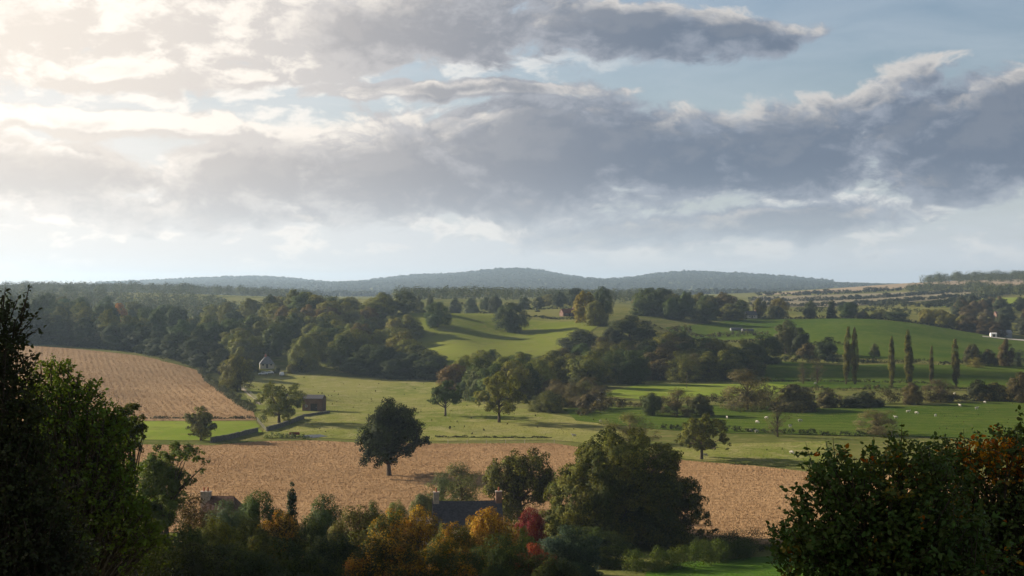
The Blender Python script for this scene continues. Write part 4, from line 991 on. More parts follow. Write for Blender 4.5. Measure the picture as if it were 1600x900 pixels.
# ------------------------------------------------------------------ hedges
def hedge(pts, h, w, mat, col, label, seed, lump=.35, dens=1.0, mid=None):
    """pts: (photo column, distance); one leafy hedge along that line"""
    rng = np.random.default_rng(seed)
    P = np.array([at(px, d)[:2] for px, d in pts]); dist = np.sqrt((P ** 2).sum(1)).mean(); leaf = max(.16, dist * .00075)
    seg = np.linalg.norm(np.diff(P, axis=0), axis=1); cum = np.concatenate([[0], np.cumsum(seg)]); L = cum[-1]
    n = int(L / (h * .40) * (2.6 if dist > 300 else 4.5)); t = rng.uniform(0, L, n)
    x = np.interp(t, cum, P[:, 0]); y = np.interp(t, cum, P[:, 1])
    dx = np.interp(t, cum, np.gradient(P[:, 0], cum)); dy = np.interp(t, cum, np.gradient(P[:, 1], cum)); nn = np.sqrt(dx * dx + dy * dy)
    off = rng.uniform(-.5, .5, n) * w * .7; x = x - dy / nn * off; y = y + dx / nn * off
    prof = 1 + lump * (np.sin(t / (h * 2.3) + seed) * .6 + np.sin(t / (h * .9) + seed * 2) * .4)
    zc = rng.uniform(.15, .85, n) * h * prof
    cc = np.stack([x, y, height(x, y) + zc], 1); cr = h * .34 * rng.uniform(.7, 1.3, n) * np.minimum(1, prof)
    per = dens * 3.2 * (h * .34 / leaf) ** 2 * 2.2
    v = clump_leaves(cc, cr, min(per, 90 if dist > 300 else 260), leaf, rng, .9, None, .62, .3)
    c0 = v[0].mean(0); o = link('hedge', quads_mesh('hedge', v, c0), mat, None, tuple(c0)); o.color = (*col, 1)
    return tag(o, label, 'hedge')
hedge([(985, 205), (1040, 208), (1090, 212), (1135, 217), (1180, 224)], 3.3, 3.0, L_GREEN, (.055, .080, .014), 'clipped sunlit green hedge along the lawn under the huge oak', 1, .12, 1.6)
hedge([(1120, 219), (1150, 223), (1182, 226)], 3.7, 3.0, L_DARK, (.030, .045, .016), 'dark taller hedge end where the lawn meets the stubble field', 2, .3)
hedge([(1185, 228), (1260, 229), (1360, 229), (1480, 229)], 1.2, 1.4, L_DARK, (.035, .042, .018), 'low dark hedge between the lawn and the stubble field', 3, .3)
hedge([(100, 462), (200, 461), (300, 461), (400, 461)], .9, 1.0, L_DARK, (.032, .036, .018), 'thin low hedge along the foot of the stubble hillside', 4, .5)
hedge([(312, 690), (335, 610), (352, 560), (372, 522), (396, 485)], 2.6, 3.0, L_DARK, (.045, .046, .022), 'dark overgrown hedge down the side of the stubble hillside', 5, .45)
hedge([(414, 402), (440, 403), (470, 401), (486, 399)], 1.3, 3.2, L_GREEN, (.060, .085, .026), 'low green bramble bank beside the end of the stone wall', 6, .4)
hedge([(680, 404), (740, 403), (800, 402), (862, 402)], .5, .9, L_DARK, (.050, .050, .026), 'rough low hedge bank between stubble field and meadow', 7, .6)
hedge([(1030, 430), (1100, 424), (1160, 420), (1240, 413), (1300, 409), (1360, 407)], 1.5, 2.0, L_DARK, (.026, .030, .015), 'dark hedge dividing the dry meadow from the mown pasture', 8, .35)
hedge([(1000, 505), (1060, 512), (1120, 520), (1190, 520), (1260, 516), (1330, 520), (1400, 524), (1480, 530), (1560, 535), (1640, 530)], 4.0, 6.0, L_RUST, (.036, .036, .016), 'long thick brown hedge across the valley floor', 9, .5)
hedge([(900, 470), (950, 500), (1000, 506)], 3.0, 5.0, L_RUST, (.056, .048, .024), 'brown scrubby hedge left of the dark small hedge tree', 10, .5)
hedge([(1200, 770), (1250, 760), (1300, 750), (1330, 756)], 3.5, 4.0, L_DARK, (.030, .036, .017), 'dark hedge under the double crowned tree', 11, .5)
hedge([(1320, 752), (1370, 756), (1420, 755), (1480, 752), (1520, 780), (1600, 800)], 2.2, 3.0, L_DARK, (.032, .036, .018), 'dark hedge between the upper and the valley pasture behind the poplars', 12, .5)
hedge([(1190, 652), (1260, 648), (1320, 640), (1400, 632), (1470, 630)], 1.4, 2.4, L_DARK, (.040, .046, .020), 'low shaded hedge across the valley pasture behind the poplars', 13, .6)
hedge([(1040, 905), (1090, 895), (1150, 885), (1215, 878)], 2.0, 3.0, L_DARK, (.034, .038, .018), 'dark hedge below the hedged strip', 14, .4)
hedge([(1060, 960), (1110, 965), (1160, 968), (1200, 965)], 3.4, 5.0, L_RUST, (.052, .046, .024), 'brown hedge above the hedged strip', 15, .45)
hedge([(1000, 985), (1040, 980), (1080, 985)], 4.5, 7.0, L_RUST, (.055, .050, .028), 'rounded brown hedge bushes at the foot of the central wood', 16, .6)
hedge([(1180, 1122), (1240, 1120), (1310, 1110), (1400, 1092), (1440, 1084), (1500, 1074)], 2.2, 3.5, L_DARK, (.030, .036, .018), 'long dark hedge along the top of the upper pasture', 17, .4)
hedge([(1210, 860), (1260, 852), (1320, 860)], 2.4, 3.5, L_DARK, (.040, .046, .018), 'dark hedge climbing right from the double crowned tree', 27, .5)
hedge([(1195, 600), (1280, 590), (1360, 588), (1440, 590), (1530, 600), (1620, 612)], 1.8, 3.0, L_RUST, (.050, .048, .020), 'ragged brown hedge between the poplars and the long thick hedge', 28, .6)
hedge([(1560, 560), (1600, 600), (1640, 640)], 3.2, 4.0, L_DARK, (.036, .040, .018), 'dark hedge rising at the right end of the valley pasture', 29, .5)
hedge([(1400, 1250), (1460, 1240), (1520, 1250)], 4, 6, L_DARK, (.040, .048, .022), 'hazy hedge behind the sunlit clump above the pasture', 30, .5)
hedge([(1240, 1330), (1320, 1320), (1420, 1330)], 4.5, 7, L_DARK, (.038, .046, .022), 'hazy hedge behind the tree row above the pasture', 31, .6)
hedge([(640, 1000), (690, 1002), (750, 1000), (820, 985), (850, 980)], 1.6, 3.0, L_DARK, (.036, .042, .020), 'dark hedge along the top of the hill pasture', 18, .5)
hedge([(845, 975), (880, 960), (915, 945), (950, 925)], 1.6, 2.4, L_DARK, (.026, .030, .018), 'low dark hedge below the red roofed house', 19, .25)
hedge([(820, 1140), (860, 1140), (900, 1140)], 2.0, 3.0, L_DARK, (.036, .044, .022), 'hedge behind the small hilltop field', 20, .4)
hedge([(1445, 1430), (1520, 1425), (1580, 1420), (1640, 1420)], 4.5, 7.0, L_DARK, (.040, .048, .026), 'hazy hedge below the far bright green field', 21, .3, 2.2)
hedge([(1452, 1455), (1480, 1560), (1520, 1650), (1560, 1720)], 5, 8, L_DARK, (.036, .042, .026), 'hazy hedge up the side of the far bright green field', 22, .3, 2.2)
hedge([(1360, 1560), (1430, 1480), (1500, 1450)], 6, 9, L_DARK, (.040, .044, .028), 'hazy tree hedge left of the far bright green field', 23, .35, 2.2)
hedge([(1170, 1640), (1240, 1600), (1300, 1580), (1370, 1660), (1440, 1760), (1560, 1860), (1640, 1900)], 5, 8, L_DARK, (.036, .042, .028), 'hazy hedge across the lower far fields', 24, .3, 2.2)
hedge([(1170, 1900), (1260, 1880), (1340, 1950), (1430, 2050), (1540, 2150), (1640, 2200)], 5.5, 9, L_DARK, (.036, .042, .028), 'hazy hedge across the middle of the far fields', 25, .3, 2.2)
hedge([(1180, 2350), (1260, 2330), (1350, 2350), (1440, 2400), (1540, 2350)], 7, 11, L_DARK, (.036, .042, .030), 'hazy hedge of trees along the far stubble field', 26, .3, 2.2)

# ------------------------------------------------------------------ far-off woods: masses nobody could count
def mass(name, polys, seed, mat, col, per_tree, leaf_k):
    rng = np.random.default_rng(seed); C = []; Rr = []
    for poly, n, hr in polys:
        poly = np.array(poly, float); a0, a1 = poly.min(0), poly.max(0)
        q = rng.uniform(a0, a1, (n * 4, 2)); q = q[in_poly(q[:, 0], q[:, 1], poly)][:n]
        x = (q[:, 0] - 800) / F * q[:, 1]; y = q[:, 1]; z = height(x, y); h = rng.uniform(*hr, len(q))
        for k in range(3):
            r = h * rng.uniform(.28, .42, len(q)); a = rng.uniform(0, 6.28, len(q)); o = h * rng.uniform(0, .35, len(q))
            C.append(np.stack([x + np.cos(a) * o, y + np.sin(a) * o, z + h * rng.uniform(.18, .66, len(q))], 1)); Rr.append(r)
    C = np.concatenate(C); Rr = np.concatenate(Rr); leaf = leaf_k
    v = clump_leaves(C, Rr, per_tree, leaf, rng, .85, None, .7, .35, .6, .28)
    o = link(name, quads_mesh(name, v), mat); o.color = (*col, 1); return tag(o, kind='stuff')
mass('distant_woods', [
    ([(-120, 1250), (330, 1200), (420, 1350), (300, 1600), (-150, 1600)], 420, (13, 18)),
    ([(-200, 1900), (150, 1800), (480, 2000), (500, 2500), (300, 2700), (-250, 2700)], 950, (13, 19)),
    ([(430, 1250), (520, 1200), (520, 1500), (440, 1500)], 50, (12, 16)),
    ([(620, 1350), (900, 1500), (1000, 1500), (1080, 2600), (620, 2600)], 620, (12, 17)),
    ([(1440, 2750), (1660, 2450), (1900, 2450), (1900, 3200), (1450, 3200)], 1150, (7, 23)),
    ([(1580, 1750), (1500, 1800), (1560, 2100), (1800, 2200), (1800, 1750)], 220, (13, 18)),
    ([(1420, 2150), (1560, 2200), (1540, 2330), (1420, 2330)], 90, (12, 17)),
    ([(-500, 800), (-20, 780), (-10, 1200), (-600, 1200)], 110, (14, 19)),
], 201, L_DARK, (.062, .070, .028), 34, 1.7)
mass('ridge_forest', [([(-700, 5300), (2300, 5300), (2300, 7650), (-700, 7650)], 26000, (9, 15)), ([(-300, 3200), (1150, 3200), (1300, 5200), (-500, 5200)], 5000, (10, 16)), ([(150, 7350), (1300, 7350), (1300, 7650), (150, 7650)], 5000, (12, 30))], 202, L_DARK, (.040, .048, .026), 6, 11.0)
# ------------------------------------------------------------------ buildings
WHITE = plain_mat('white_render', (.70, .68, .63), .9, .12, 1.2, .1, .2)
CREAM = plain_mat('cream_render', (.55, .50, .41), .9, .15, 1.2, .1, .2)
SLATE = plain_mat('slate', (.060, .058, .066), .75, .35, 3.0, .3, .4)
PALE_ROOF = plain_mat('pale_roof', (.17, .175, .18), .7, .2, 1.5, .3, .2)
TILE_RED = plain_mat('red_clay_tiles', (.17, .065, .045), .85, .35, 2.5, .1, .4)
TILE_BROWN = plain_mat('brown_clay_tiles', (.115, .070, .052), .85, .35, 2.5, .1, .4)
DARKWOOD = plain_mat('dark_boards', (.050, .042, .036), .85, .35, 2.0, .15, .3)
TERRA = plain_mat('terracotta', (.38, .12, .065), .8, .2, 5, .15, .2)
STONE = plain_mat('field_stone', (.115, .105, .088), .95, .4, 2.2, .1, .7)
PLASTER = plain_mat('chimney_plaster', (.36, .30, .26), .9, .2, 2.5, .1, .3)
METAL = plain_mat('painted_metal', (.62, .62, .62), .45, .08, 2, .5, 0)
GREYMETAL = plain_mat('grey_metal', (.22, .23, .25), .5, .15, 2, .5, 0)
RUBBER = plain_mat('rubber', (.02, .02, .02), .8, .1, 8, .2, 0)
CARWHITE = plain_mat('white_car_paint', (.78, .78, .78), .25, .02, 2, .5, 0)
REDPAINT = plain_mat('dull_red_paint', (.16, .035, .025), .6, .3, 3, .3, 0)
def brick_mat(name, a, b, mortar):
    m, nt, out = new_mat(name)
    bt = nt.nodes.new('ShaderNodeTexBrick'); bt.inputs['Scale'].default_value = 1.0
    bt.inputs['Brick Width'].default_value = .23; bt.inputs['Row Height'].default_value = .075; bt.inputs['Mortar Size'].default_value = .012
    bt.inputs['Color1'].default_value = (*a, 1); bt.inputs['Color2'].default_value = (*b, 1); bt.inputs['Mortar'].default_value = (*mortar, 1)
    oc = obj_coord(nt); sp = nt.nodes.new('ShaderNodeSeparateXYZ'); nt.links.new(oc, sp.inputs[0])
    nt.links.new(comb(nt, E(nt, sp.outputs[0]) + E(nt, sp.outputs[1]), E(nt, sp.outputs[2])), bt.inputs['Vector'])
    n = noise(nt, oc, .8, 4, .6)
    c = mixc(nt, n.sstep(.35, .7) * .5, bt.outputs['Color'], tuple(x * .55 for x in a))
    princ(nt, out, c, .9, .1); return m
BRICK = brick_mat('brick', (.25, .10, .065), (.32, .15, .09), (.30, .26, .22))
BRICK_DK = brick_mat('dark_brick', (.13, .065, .048), (.17, .085, .058), (.16, .14, .12))
def glass_mat():
    m, nt, out = new_mat('window_glass'); princ(nt, out, (.03, .035, .04), .08, .6); return m
GLASS = glass_mat()

def chimney(mb_mat, x, y, z0, z1, w, dpt, parent, pots=2, cap=True, pot_mat=None):
    mb = MB(); mb.box(x - w / 2, x + w / 2, y - dpt / 2, y + dpt / 2, z0, z1)
    c = mb.build('chimney', mb_mat, parent)
    if cap:
        k = MB(); k.box(x - w * .58, x + w * .58, y - dpt * .58, y + dpt * .58, z1 + .002, z1 + .16); k.build('chimney_cap', PLASTER, c)
    for i in range(pots):
        px_ = x + (i - (pots - 1) / 2) * w * .45; zb = z1 + (.162 if cap else .002)
        p = MB(); p.tube([(px_, y, zb), (px_, y, zb + .1), (px_, y, zb + .55), (px_, y, zb + .62)], [.16, .14, .11, .15], 9); p.build('chimney_pot', pot_mat or TERRA, c, smooth=True)
    return c
def window(parent, x, y, z, w, h, face=-1, mat=None, axis='x'):
    """axis x: window in a wall facing -y (face -1) or +y; axis y: wall facing -x or +x"""
    f = MB(); t = .06; o = .035 * face
    bars = [(-w / 2, -w / 2 + t, 0, h), (w / 2 - t, w / 2, 0, h), (-w / 2 + t, w / 2 - t, 0, t), (-w / 2 + t, w / 2 - t, h - t, h), (-t / 3, t / 3, t, h - t)]
    for a, b, c, d in bars:
        y0, y1 = sorted((y + o * .2, y + o * 2))
        if axis == 'x': f.box(x + a, x + b, y0, y1, z + c, z + d)
        else: f.box(y0, y1, x + a, x + b, z + c, z + d)
    fr = f.build('window', mat or WHITE, parent)
    g = MB(); y0, y1 = sorted((y + o * .15, y + o * .9))
    for a, b in ((-w / 2 + t, -t / 3), (t / 3, w / 2 - t)):
        if axis == 'x': g.box(x + a, x + b, y0, y1, z + t, z + h - t)
        else: g.box(y0, y1, x + a, x + b, z + t, z + h - t)
    g.build('pane', GLASS, fr)
def house(name, loc, rz, L, W, eave, ridge, wall_mat, roof_mat, label, hip=0.0, over=.35, chimneys=(), wins=(), door=None, cat='house', thick=.18, sag=0.0):
    e = empty(name, loc, rz); tag(e, label, cat)
    w = MB(); h = W / 2
    if hip > 0: w.box(-L / 2, L / 2, -h, h, -1.0, eave)
    else: w.prism([(-h, -1.0), (h, -1.0), (h, eave), (0, ridge - .05), (-h, eave)], -L / 2, L / 2)
    w.build('wall', wall_mat, e)
    r = MB(); sl = (ridge - eave) / h; oz = eave - sl * over; lx = L / 2 + over * .6; n = 8
    def ridge_z(t): return ridge + .06 - sag * (1 - (2 * t - 1) ** 2)
    top = []; 
    for side in (-1, 1):
        vs = []; fs = []
        for i in range(n + 1):
            t = i / n; xe = -lx + 2 * lx * t; xr = (-lx + hip) + 2 * (lx - hip) * t
            z = ridge_z(t); za = oz + .06 - sag * .5 * (1 - (2 * t - 1) ** 2)
            vs += [(xe, side * (h + over), za), (xr, side * .002, z), (xe, side * (h + over), za + thick), (xr, side * .002, z + thick)]
        for i in range(n):
            a = i * 4; b = a + 4
            fs += [(a + 2, b + 2, b + 3, a + 3), (a, a + 1, b + 1, b), (a, b, b + 2, a + 2), (a + 1, a + 3, b + 3, b + 1)]
        fs += [(0, 2, 3, 1), (n * 4, n * 4 + 1, n * 4 + 3, n * 4 + 2)]
        r.add(vs, fs)
    if hip > 0:
        for sx in (-1, 1):
            x1 = sx * lx; xr = sx * (lx - hip)
            r.add([(x1, -(h + over), oz + .07), (x1, h + over, oz + .07), (xr, 0, ridge + .07), (x1, -(h + over), oz + .06 + thick), (x1, h + over, oz + .06 + thick), (xr, 0, ridge + .065 + thick)],
                  [(0, 1, 2), (3, 5, 4), (0, 3, 4, 1), (1, 4, 5, 2), (2, 5, 3, 0)])
    ro = r.build('roof', roof_mat, e)
    for (x, y, z1, cw, cd, pots, cm) in chimneys:
        chimney(cm, x, y, eave * .8 if abs(x) < L / 2 - .1 else -.5, z1, cw, cd, ro, pots)
    for (x, z, ww, wh, face, axis) in wins:
        window(e, x, face * (h + .001) if axis == 'x' else face * (L / 2 + .001), z, ww, wh, face, None, axis)
    if door:
        x, dw, dh, face = door; d = MB(); y0, y1 = sorted((face * (h + .004), face * (h + .07))); d.box(x - dw / 2, x + dw / 2, y0, y1, 0, dh); dd = d.build('door', DARKWOOD, e)
        k = MB(); y0, y1 = sorted((face * (h + .072), face * (h + .12))); k.box(x + dw * .32, x + dw * .40, y0, y1, dh * .45, dh * .52); k.build('handle', GREYMETAL, dd)
    return e
# slate roofed cottage with a chimney at each end
x, y, z = at(730, 237); s = 237 / F
zr = EYE - (782 - 450) * s - z
c = house('cottage', (x, y, z), R(4), 105 * s, 6.4, zr - 3.9, zr - .2, CREAM, SLATE, 'cottage with a long dark slate roof and a pale chimney at each end', over=.35, sag=.12,
      chimneys=[(-105 * s / 2 + .45, 0, zr + 1.35, .95, .85, 1, PLASTER), (105 * s / 2 - .35, 0, zr + 1.4, 1.0, .85, 1, BRICK)],
      wins=[(-3, 1.0, 1.1, 1.1, -1, 'x'), (0, 1.0, 1.1, 1.1, -1, 'x'), (3.2, 1.0, 1.1, 1.1, -1, 'x')], door=(1.5, .95, 2.0, -1))
w = MB(); w.prism([(-2.0, -1), (2.0, -1), (2.0, zr - 4.6), (0, zr - 2.9), (-2.0, zr - 4.6)], -105 * s / 2 - 3.6, -105 * s / 2 - .002); ex = w.build('lean_to', CREAM, c)
r_ = MB()
for sd_ in (-1, 1):
    r_.add([(-105 * s / 2 - 3.9, sd_ * 2.5, zr - 4.95), (-105 * s / 2 - .03, sd_ * 2.5, zr - 4.95), (-105 * s / 2 - .03, sd_ * .003, zr - 2.8), (-105 * s / 2 - 3.9, sd_ * .003, zr - 2.8),
            (-105 * s / 2 - 3.9, sd_ * 2.5, zr - 4.77), (-105 * s / 2 - .03, sd_ * 2.5, zr - 4.77), (-105 * s / 2 - .03, sd_ * .003, zr - 2.62), (-105 * s / 2 - 3.9, sd_ * .003, zr - 2.62)],
           [(0, 3, 2, 1), (4, 5, 6, 7), (0, 1, 5, 4), (1, 2, 6, 5), (2, 3, 7, 6), (3, 0, 4, 7)])
r_.build('lean_to_roof', plain_mat('weathered_tiles', (.20, .165, .125), .9, .3, 3, .1, .4), ex)
# brick cottage with red chimney pots
x, y, z = at(348, 231); s = 231 / F; zr = EYE - (776 - 450) * s - z
house('brick_cottage', (x, y, z), R(-6), 54 * s, 5.6, zr - 2.2, zr - .1, BRICK, TILE_BROWN, 'brick cottage with a brown tiled roof and a white capped chimney holding red pots', hip=1.2, over=.3,
      chimneys=[(-54 * s / 2 + .15, -.4, zr + .75, 1.55, 1.0, 2, PLASTER)], wins=[(-.8, 1.2, 1.0, 1.1, -1, 'x'), (1.4, 1.2, 1.0, 1.1, -1, 'x')], door=(.3, .9, 2.0, -1))
# barn in the meadow
x, y, z = at(491, 497); s = 497 / F
house('barn', (x, y, z), R(-8), 32 * s, 5.0, 4.4, 5.5, BRICK_DK, SLATE, 'small dark brick barn on the meadow right of the two lobed tree', over=.2, door=(.6, 2.4, 2.8, -1), cat='barn', wins=[(-2.2, 1.5, .8, .8, -1, 'x')])
# pale roofed house at the foot of the hillock wood
x, y, z = at(417, 716); s = 716 / F
house('house', (x, y, z), R(12), 22 * s, 6.0, 2.3, 5.6, CREAM, PALE_ROOF, 'house with a pale pyramid roof behind the parked white cars', hip=3.0, over=.4,
      chimneys=[(-.6, 0, 6.4, .9, .8, 1, TERRA)], wins=[(-2, 1.2, 1.1, 1.2, -1, 'x'), (2, 1.2, 1.1, 1.2, -1, 'x')], door=(0, 1.0, 2.1, -1))
# long low barn on the hill pasture
x, y, z = at(655, 992); s = 992 / F
house('long_barn', (x, y, z), R(-3), 38 * s, 7.0, 2.6, 4.4, DARKWOOD, METAL, 'long low dark barn with a pale metal roof at the top of the hill pasture', over=.5, door=(-3, 3, 2.3, -1), cat='barn')
# red roofed house on the hilltop
x, y, z = at(887, 1010); s = 1010 / F
house('red_roofed_house', (x, y, z), R(24), 22 * s, 6.0, 2.4, 5.2, BRICK_DK, TILE_RED, 'red roofed brick house on the hilltop beside the yellow tree', over=.35,
      chimneys=[(22 * s / 2 - .5, 0, 6.2, .9, .8, 1, BRICK)], wins=[(-2.5, 1.0, 1.1, 1.1, -1, 'x'), (1.5, 1.0, 1.1, 1.1, -1, 'x'), (0, 2.4, .9, 1.0, 1, 'y')], door=(0, 1.0, 2.0, -1))
x, y, z = at(1173, 1120); s = 1120 / F
house('white_house', (x, y, z), R(10), 17 * s, 6.5, 2.6, 5.4, CREAM, SLATE, 'pale walled house with a dark roof at the right end of the central wood', over=.35, wins=[(-1.8, 1.0, 1.1, 1.1, -1, 'x'), (1.8, 1.0, 1.1, 1.1, -1, 'x')], door=(0, 1.0, 2.0, -1),
      chimneys=[(17 * s / 2 - .5, 0, 6.2, .8, .8, 1, BRICK)])
# glasshouses under the central wood
def polytunnel(px, d, L, rz, label):
    x, y, z = at(px, d); e = empty('polytunnel', (x, y, z), rz); tag(e, label, 'polytunnel', 'polytunnels under the central wood')
    n = 10; prof = [(-2.3 * math.cos(math.pi * i / n), 2.0 * math.sin(math.pi * i / n)) for i in range(n + 1)]
    m = MB(); m.prism(prof, -L / 2, L / 2); m.build('cover', plain_mat('polythene', (.085, .095, .11), .7, .08, 1, .1, 0), e, smooth=False)
    dd = MB(); dd.box(-L / 2 - .06, -L / 2 - .002, -.8, .8, 0, 1.7); dd.build('door', GREYMETAL, e)
polytunnel(1151, 1010, 9, R(8), 'pale polytunnel under the central wood, left one of two')
polytunnel(1168, 1002, 8, R(8), 'pale polytunnel under the central wood, right one of two')
# sheds at the right edge
x, y, z = at(1552, 1052); s = 1052 / F
house('white_shed', (x, y, z), R(-4), 9 * s, 4, 2.4, 3.1, WHITE, METAL, 'small bright white shed beside the grey barn at the far end of the upper pasture', over=.15, door=(0, 1.6, 2.1, -1), cat='shed')
x, y, z = at(1568, 1064); s = 1064 / F
house('grey_barn', (x, y, z), R(-4), 22 * s, 8, 3.0, 5.0, GREYMETAL, GREYMETAL, 'low grey metal barn right of the small white shed', over=.3, door=(-2, 2.8, 2.6, -1), cat='barn')
x, y, z = at(1566, 1250); s = 1250 / F
house('pink_roofed_house', (x, y, z), R(6), 24 * s, 8, 2.6, 5.6, BRICK_DK, plain_mat('faded_pink_tiles', (.22, .14, .12), .85, .25, 2.5, .1, .3), 'far house with a faded pink tiled roof among hazy trees', over=.4,
      chimneys=[(4, 0, 6.6, .9, .8, 1, BRICK)], wins=[(-4, 1.2, 1.2, 1.2, -1, 'x'), (-1.2, 1.2, 1.2, 1.2, -1, 'x'), (4, 1.2, 1.2, 1.2, -1, 'x')], door=(1.5, 1.0, 2.0, -1))

# ------------------------------------------------------------------ stone walls, track, pond
def wall(pts, h, w, label, seed):
    rng = np.random.default_rng(seed); P = densify([np.array(ground_at(px, py, 300)[:2]) for px, py in pts], 1.2, False)
    o = P.mean(0); zo = hz(*o); m = MB(); n = len(P); vs = []; fs = []
    T = np.gradient(P, axis=0); T /= np.linalg.norm(T, axis=1, keepdims=True)
    zz = height(P[:, 0], P[:, 1])
    for i in range(n):
        nx, ny = -T[i, 1], T[i, 0]; hh = h * (1 + rng.normal(0, .05)); ww = w / 2 * (1 + rng.normal(0, .06))
        for a, b in ((-1, -.4), (-.8, hh * .92), (-.5, hh), (.5, hh), (.8, hh * .92), (1, -.4)):
            vs.append((P[i, 0] + nx * ww * a - o[0], P[i, 1] + ny * ww * a - o[1], zz[i] + b - zo))
    for i in range(n - 1):
        for k in range(5): fs.append((i * 6 + k, (i + 1) * 6 + k, (i + 1) * 6 + k + 1, i * 6 + k + 1))
    fs += [tuple(range(6)), tuple((n - 1) * 6 + k for k in range(5, -1, -1))]
    m.add(vs, fs); tag(m.build('stone_wall', STONE, None, (o[0], o[1], zo)), label, 'stone wall')
wall([(330, 692), (352, 688), (378, 682), (402, 676)], 1.5, .7, 'dark dry stone wall running from the small round tree towards the gateway', 1)
wall([(417, 675), (438, 669), (456, 662), (474, 655)], 1.5, .7, 'dark dry stone wall right of the gateway, climbing to the barn', 2)
wall([(474, 652), (500, 648), (514, 646)], .9, .8, 'low rubble wall at the foot of the dark brick barn', 3)
field('pond', world_poly([(474, 681), (500, 680), (512, 683), (490, 685), (472, 684)]), None, .16)
m_, nt_, out_ = new_mat('pond_water'); princ(nt_, out_, (.05, .06, .075), .7, .15); bpy.data.objects['pond'].data.materials.append(m_)
field('track', world_poly([(373, 604), (376, 605), (390, 617), (407, 630), (410, 633), (406, 633), (387, 618), (372, 606)]), plain_mat('track_gravel', (.26, .225, .17), .95, .2, .8, .1, .3), .2)
field('farm_lane', world_poly([(1535, None, 1040), (1640, None, 1036), (1640, None, 1048), (1535, None, 1048)]), plain_mat('lane_gravel', (.40, .37, .33), .95, .2, .8, .1, .3), .35)

# ------------------------------------------------------------------ vehicles
def car(px, d, rz, label, L=4.3, van=False):
    x, y, z = at(px, d); e = empty('parked_car', (x, y, z), rz); tag(e, label, 'car', 'cars parked at the pale roofed house')
    W = .86; H = 1.46 if not van else 1.9
    prof = [(-L / 2, .35), (-L / 2 + .05, .80), (-L / 2 + .95, .96), (-L / 2 + 1.6, H - .05), (-L / 2 + 2.0, H), (L / 2 - .9, H), (L / 2 - .35, .98), (L / 2, .90), (L / 2, .38)]
    m = MB(); n = len(prof); vs = []
    for yy, ins in ((-W, 0), (W, 0)):
        for (a, b) in prof: vs.append((a, yy * (1 if b < 1.0 else .86), b))
    fs = [tuple(range(n - 1, -1, -1)), tuple(range(n, 2 * n))] + [(i, (i + 1) % n, n + (i + 1) % n, n + i) for i in range(n)]
    m.add(vs, fs); m.build('body', CARWHITE, e)
    g = MB()
    for sy in (-1, 1):
        y0 = sy * W * .93
        g.add([(-L / 2 + 1.12, y0 * 1.06, .99), (L / 2 - .55, y0 * 1.06, .99), (L / 2 - .95, y0 * .945, H - .09), (-L / 2 + 1.72, y0 * .945, H - .09)], [(0, 1, 2, 3)])
    g.add([(-L / 2 + .98, -W * .80, 1.0), (-L / 2 + .98, W * .80, 1.0), (-L / 2 + 1.56, W * .74, H - .08), (-L / 2 + 1.56, -W * .74, H - .08)], [(0, 1, 2, 3)])
    g.build('windows', GLASS, e)
    for sx in (-L / 2 + .8, L / 2 - .8):
        for sy in (-1, 1):
            w_ = MB(); w_.tube([(sx, sy * (W - .17), .32), (sx, sy * (W + .03), .32)], [.32, .32], 14); wo = w_.build('wheel', RUBBER, e)
            q = MB(); q.tube([(sx, sy * (W + .034), .32), (sx, sy * (W + .05), .32)], [.19, .17], 10); q.build('rim', GREYMETAL, wo)
    for sy in (-1, 1):
        h = MB(); h.box(-L / 2 - .02, -L / 2 + .06, sy * .62 - .16, sy * .62 + .16, .62, .76); h.build('headlight', METAL, e)
car(411, 697, R(15), 'white parked car at the left, in front of the pale roofed house', 4.6)
car(421, 700, R(10), 'white parked car in the middle, half behind another white one', 4.3)
car(440, 695, R(-70), 'white parked van standing apart to the right of the two cars', 4.6, True)
x, y, z = ground_at(460, 683, 300)
e = tag(empty('farm_trailer', (x, y, z), R(10)), 'small dull red farm trailer beside the stone wall', 'trailer')
m = MB(); m.box(-1.5, 1.5, -.8, .8, .62, .72); m.box(-1.5, 1.5, -.8, -.74, .722, 1.25); m.box(-1.5, 1.5, .74, .8, .722, 1.25); m.box(-1.5, -1.44, -.738, .738, .722, 1.25); m.box(1.44, 1.5, -.738, .738, .722, 1.25); m.build('bed', REDPAINT, e)
for sy in (-1, 1):
    w_ = MB(); w_.tube([(.1, sy * .82, .42), (.1, sy * 1.02, .42)], [.42, .42], 16); w_.build('wheel', RUBBER, e)
m = MB(); m.tube([(1.52, 0, .66), (2.6, 0, .55)], [.05, .04], 6); m.build('drawbar', GREYMETAL, e)
x, y, z = ground_at(1073, 607, 480)
e = tag(empty('utility_pole', (x, y, z)), 'thin pale utility pole before the dark valley thicket', 'utility pole')
m = MB(); m.tube([(0, 0, -.5), (0, 0, 7)], [.13, .09], 8); m.build('pole', BARK, e)
m = MB(); m.box(-.8, .8, -.16, -.115, 6.4, 6.5); m.build('crossbar', BARK, e)

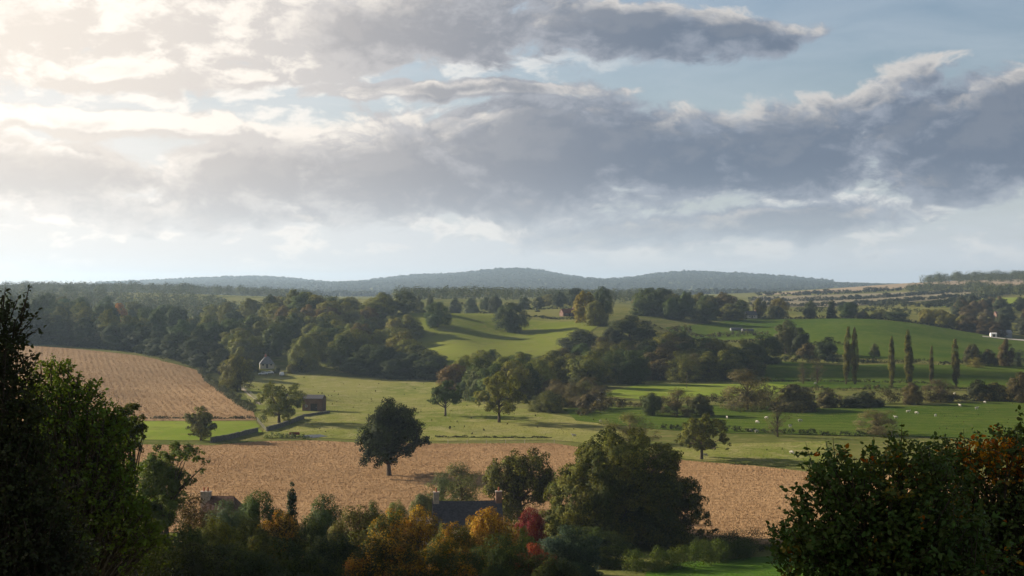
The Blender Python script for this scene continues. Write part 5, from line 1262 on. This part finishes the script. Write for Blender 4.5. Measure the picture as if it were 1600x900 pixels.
# ------------------------------------------------------------------ fences: posts and wires along two field edges
def fence(pts, label, step=5.0, h=1.2):
    P = densify([np.array(ground_at(*p, 200)[:2]) if p[1] < 900 else p for p in pts], step, False); zz = height(P[:, 0], P[:, 1])
    e = tag(empty('wire_fence', (P[0, 0], P[0, 1], zz[0])), label, 'fence'); o = np.array([P[0, 0], P[0, 1], zz[0]])
    for i in range(min(len(P), 60)):
        q = np.array([P[i, 0], P[i, 1], zz[i]]) - o; m = MB(); m.tube([q + (0, 0, -.3), q + (0, 0, h)], [.07, .06], 6); m.build('post', BARK_PALE, e)
    for f_ in (.35, .65, .92):
        m = MB()
        for i in range(min(len(P), 60) - 1):
            a = np.array([P[i, 0], P[i, 1], zz[i] + h * f_]) - o; b = np.array([P[i + 1, 0], P[i + 1, 1], zz[i + 1] + h * f_]) - o; m.tube([a, b], [.012, .012], 4)
        m.build('wire', GREYMETAL, e)
fence([(700, 694), (760, 694), (820, 694), (866, 694)], 'post and wire fence along the rough bank above the stubble field')
fence([(380, 607), (392, 617), (404, 628)], 'post and wire fence beside the pale track', 4.0)
fence([(402, 658), (410, 668), (417, 676)], 'short post fence in the gateway between the stone walls', 2.5)

# ------------------------------------------------------------------ sheep
def skin_body(name, verts, edges, radii, mat):
    me = bpy.data.meshes.new(name); me.from_pydata(verts, edges, []); o = bpy.data.objects.new(name, me); COL.objects.link(o)
    o.modifiers.new('skin', 'SKIN'); sk = me.skin_vertices[0].data
    for i, r in enumerate(radii): sk[i].radius = (r, r) if not isinstance(r, tuple) else r
    sk[0].use_root = True
    sb = o.modifiers.new('sub', 'SUBSURF'); sb.levels = 1; sb.render_levels = 1
    dg = bpy.context.evaluated_depsgraph_get(); m2 = bpy.data.meshes.new_from_object(o.evaluated_get(dg)); m2.name = name
    bpy.data.objects.remove(o); bpy.data.meshes.remove(me)
    for p in m2.polygons: p.use_smooth = True
    m2.materials.clear(); m2.materials.append(mat); return m2
FLEECE = plain_mat('fleece', (.42, .40, .35), .95, .12, 6, .05, .4)
def animal(k, grazing):
    hd = [(.62 * k, 0, .62 * k), (.82 * k, 0, .34 * k), (.92 * k, 0, .14 * k)] if grazing else [(.62 * k, 0, .80 * k), (.78 * k, 0, 1.0 * k), (.95 * k, 0, .95 * k)]
    v = [(0, 0, .66 * k), (.38 * k, 0, .66 * k), *hd, (-.42 * k, 0, .66 * k), (-.60 * k, 0, .66 * k), (-.68 * k, 0, .48 * k)]
    e_ = [(0, 1), (1, 2), (2, 3), (3, 4), (0, 5), (5, 6), (6, 7)]; r = [.27 * k, .25 * k, .15 * k, .10 * k, .06 * k, .26 * k, .12 * k, .04 * k]
    for sx, par in ((.40, 1), (-.42, 5)):
        for sy in (-1, 1):
            i = len(v); v += [(sx * k, sy * .13 * k, .44 * k), ((sx - .03) * k, sy * .14 * k, .24 * k), (sx * k, sy * .14 * k, .02 * k)]; e_ += [(par, i), (i, i + 1), (i + 1, i + 2)]; r += [.09 * k, .05 * k, .045 * k]
    return v, e_, r
SH = [skin_body('sheep', *animal(1.0, True), FLEECE), skin_body('sheep', *animal(1.0, False), FLEECE)]
COWM = skin_body('cow', *animal(1.75, True), plain_mat('pale_hide', (.66, .62, .54), .8, .08, 3, .1, 0))
SHEEP = [((1237, 711), 0, 'sheep on the dry meadow beside the near green bush', None), ((1101, 715), 0, 'sheep lying close to the trunk of the round topped tree', None), ((897, 684), 1, 'sheep at the meadow corner left of the huge oak', None),
         ((1274, 601), 0, 'sheep on the valley pasture left of the close pair of poplars', None), ((1491, 618), 1, 'sheep at the foot of the last poplar', None),
         ((938, 661), 0, 'sheep on the damp ground before the scrub', None)]
for p in [(1183, 662), (1173, 676), (1182, 677), (1235, 669), (1136, 655), (1250, 660), (1198, 656)]: SHEEP.append((p, RNG.randrange(2), 'white sheep grazing the mown pasture beside the small thin bare tree', 'sheep by the small thin bare tree'))
for p in [(1419, 646), (1432, 648), (1526, 641), (1539, 631), (1462, 652), (1500, 636), (1400, 655)]: SHEEP.append((p, RNG.randrange(2), 'white sheep grazing the mown pasture above the near bushes', 'sheep above the near bushes'))
for (px, py), v, lab, grp in SHEEP:
    x, y, z = ground_at(px, py, 300); o = link('sheep', SH[v], None, None, (x, y, z + .15)); o.rotation_euler = (0, 0, RNG.uniform(0, 6.28)); o.scale = (1.0,) * 3; tag(o, lab if lab.startswith('white') else 'white ' + lab, 'sheep', grp)
for (px, py), lab in (((941, 619), 'pale cow on the bright strip at the edge of the valley thicket'), ((934, 631), 'pale cow on the damp grass just below another cow')):
    x, y, z = ground_at(px, py, 400); o = link('cow', COWM, None, None, (x, y, z + .15)); o.rotation_euler = (0, 0, RNG.uniform(-.4, .4)); tag(o, lab, 'cow')
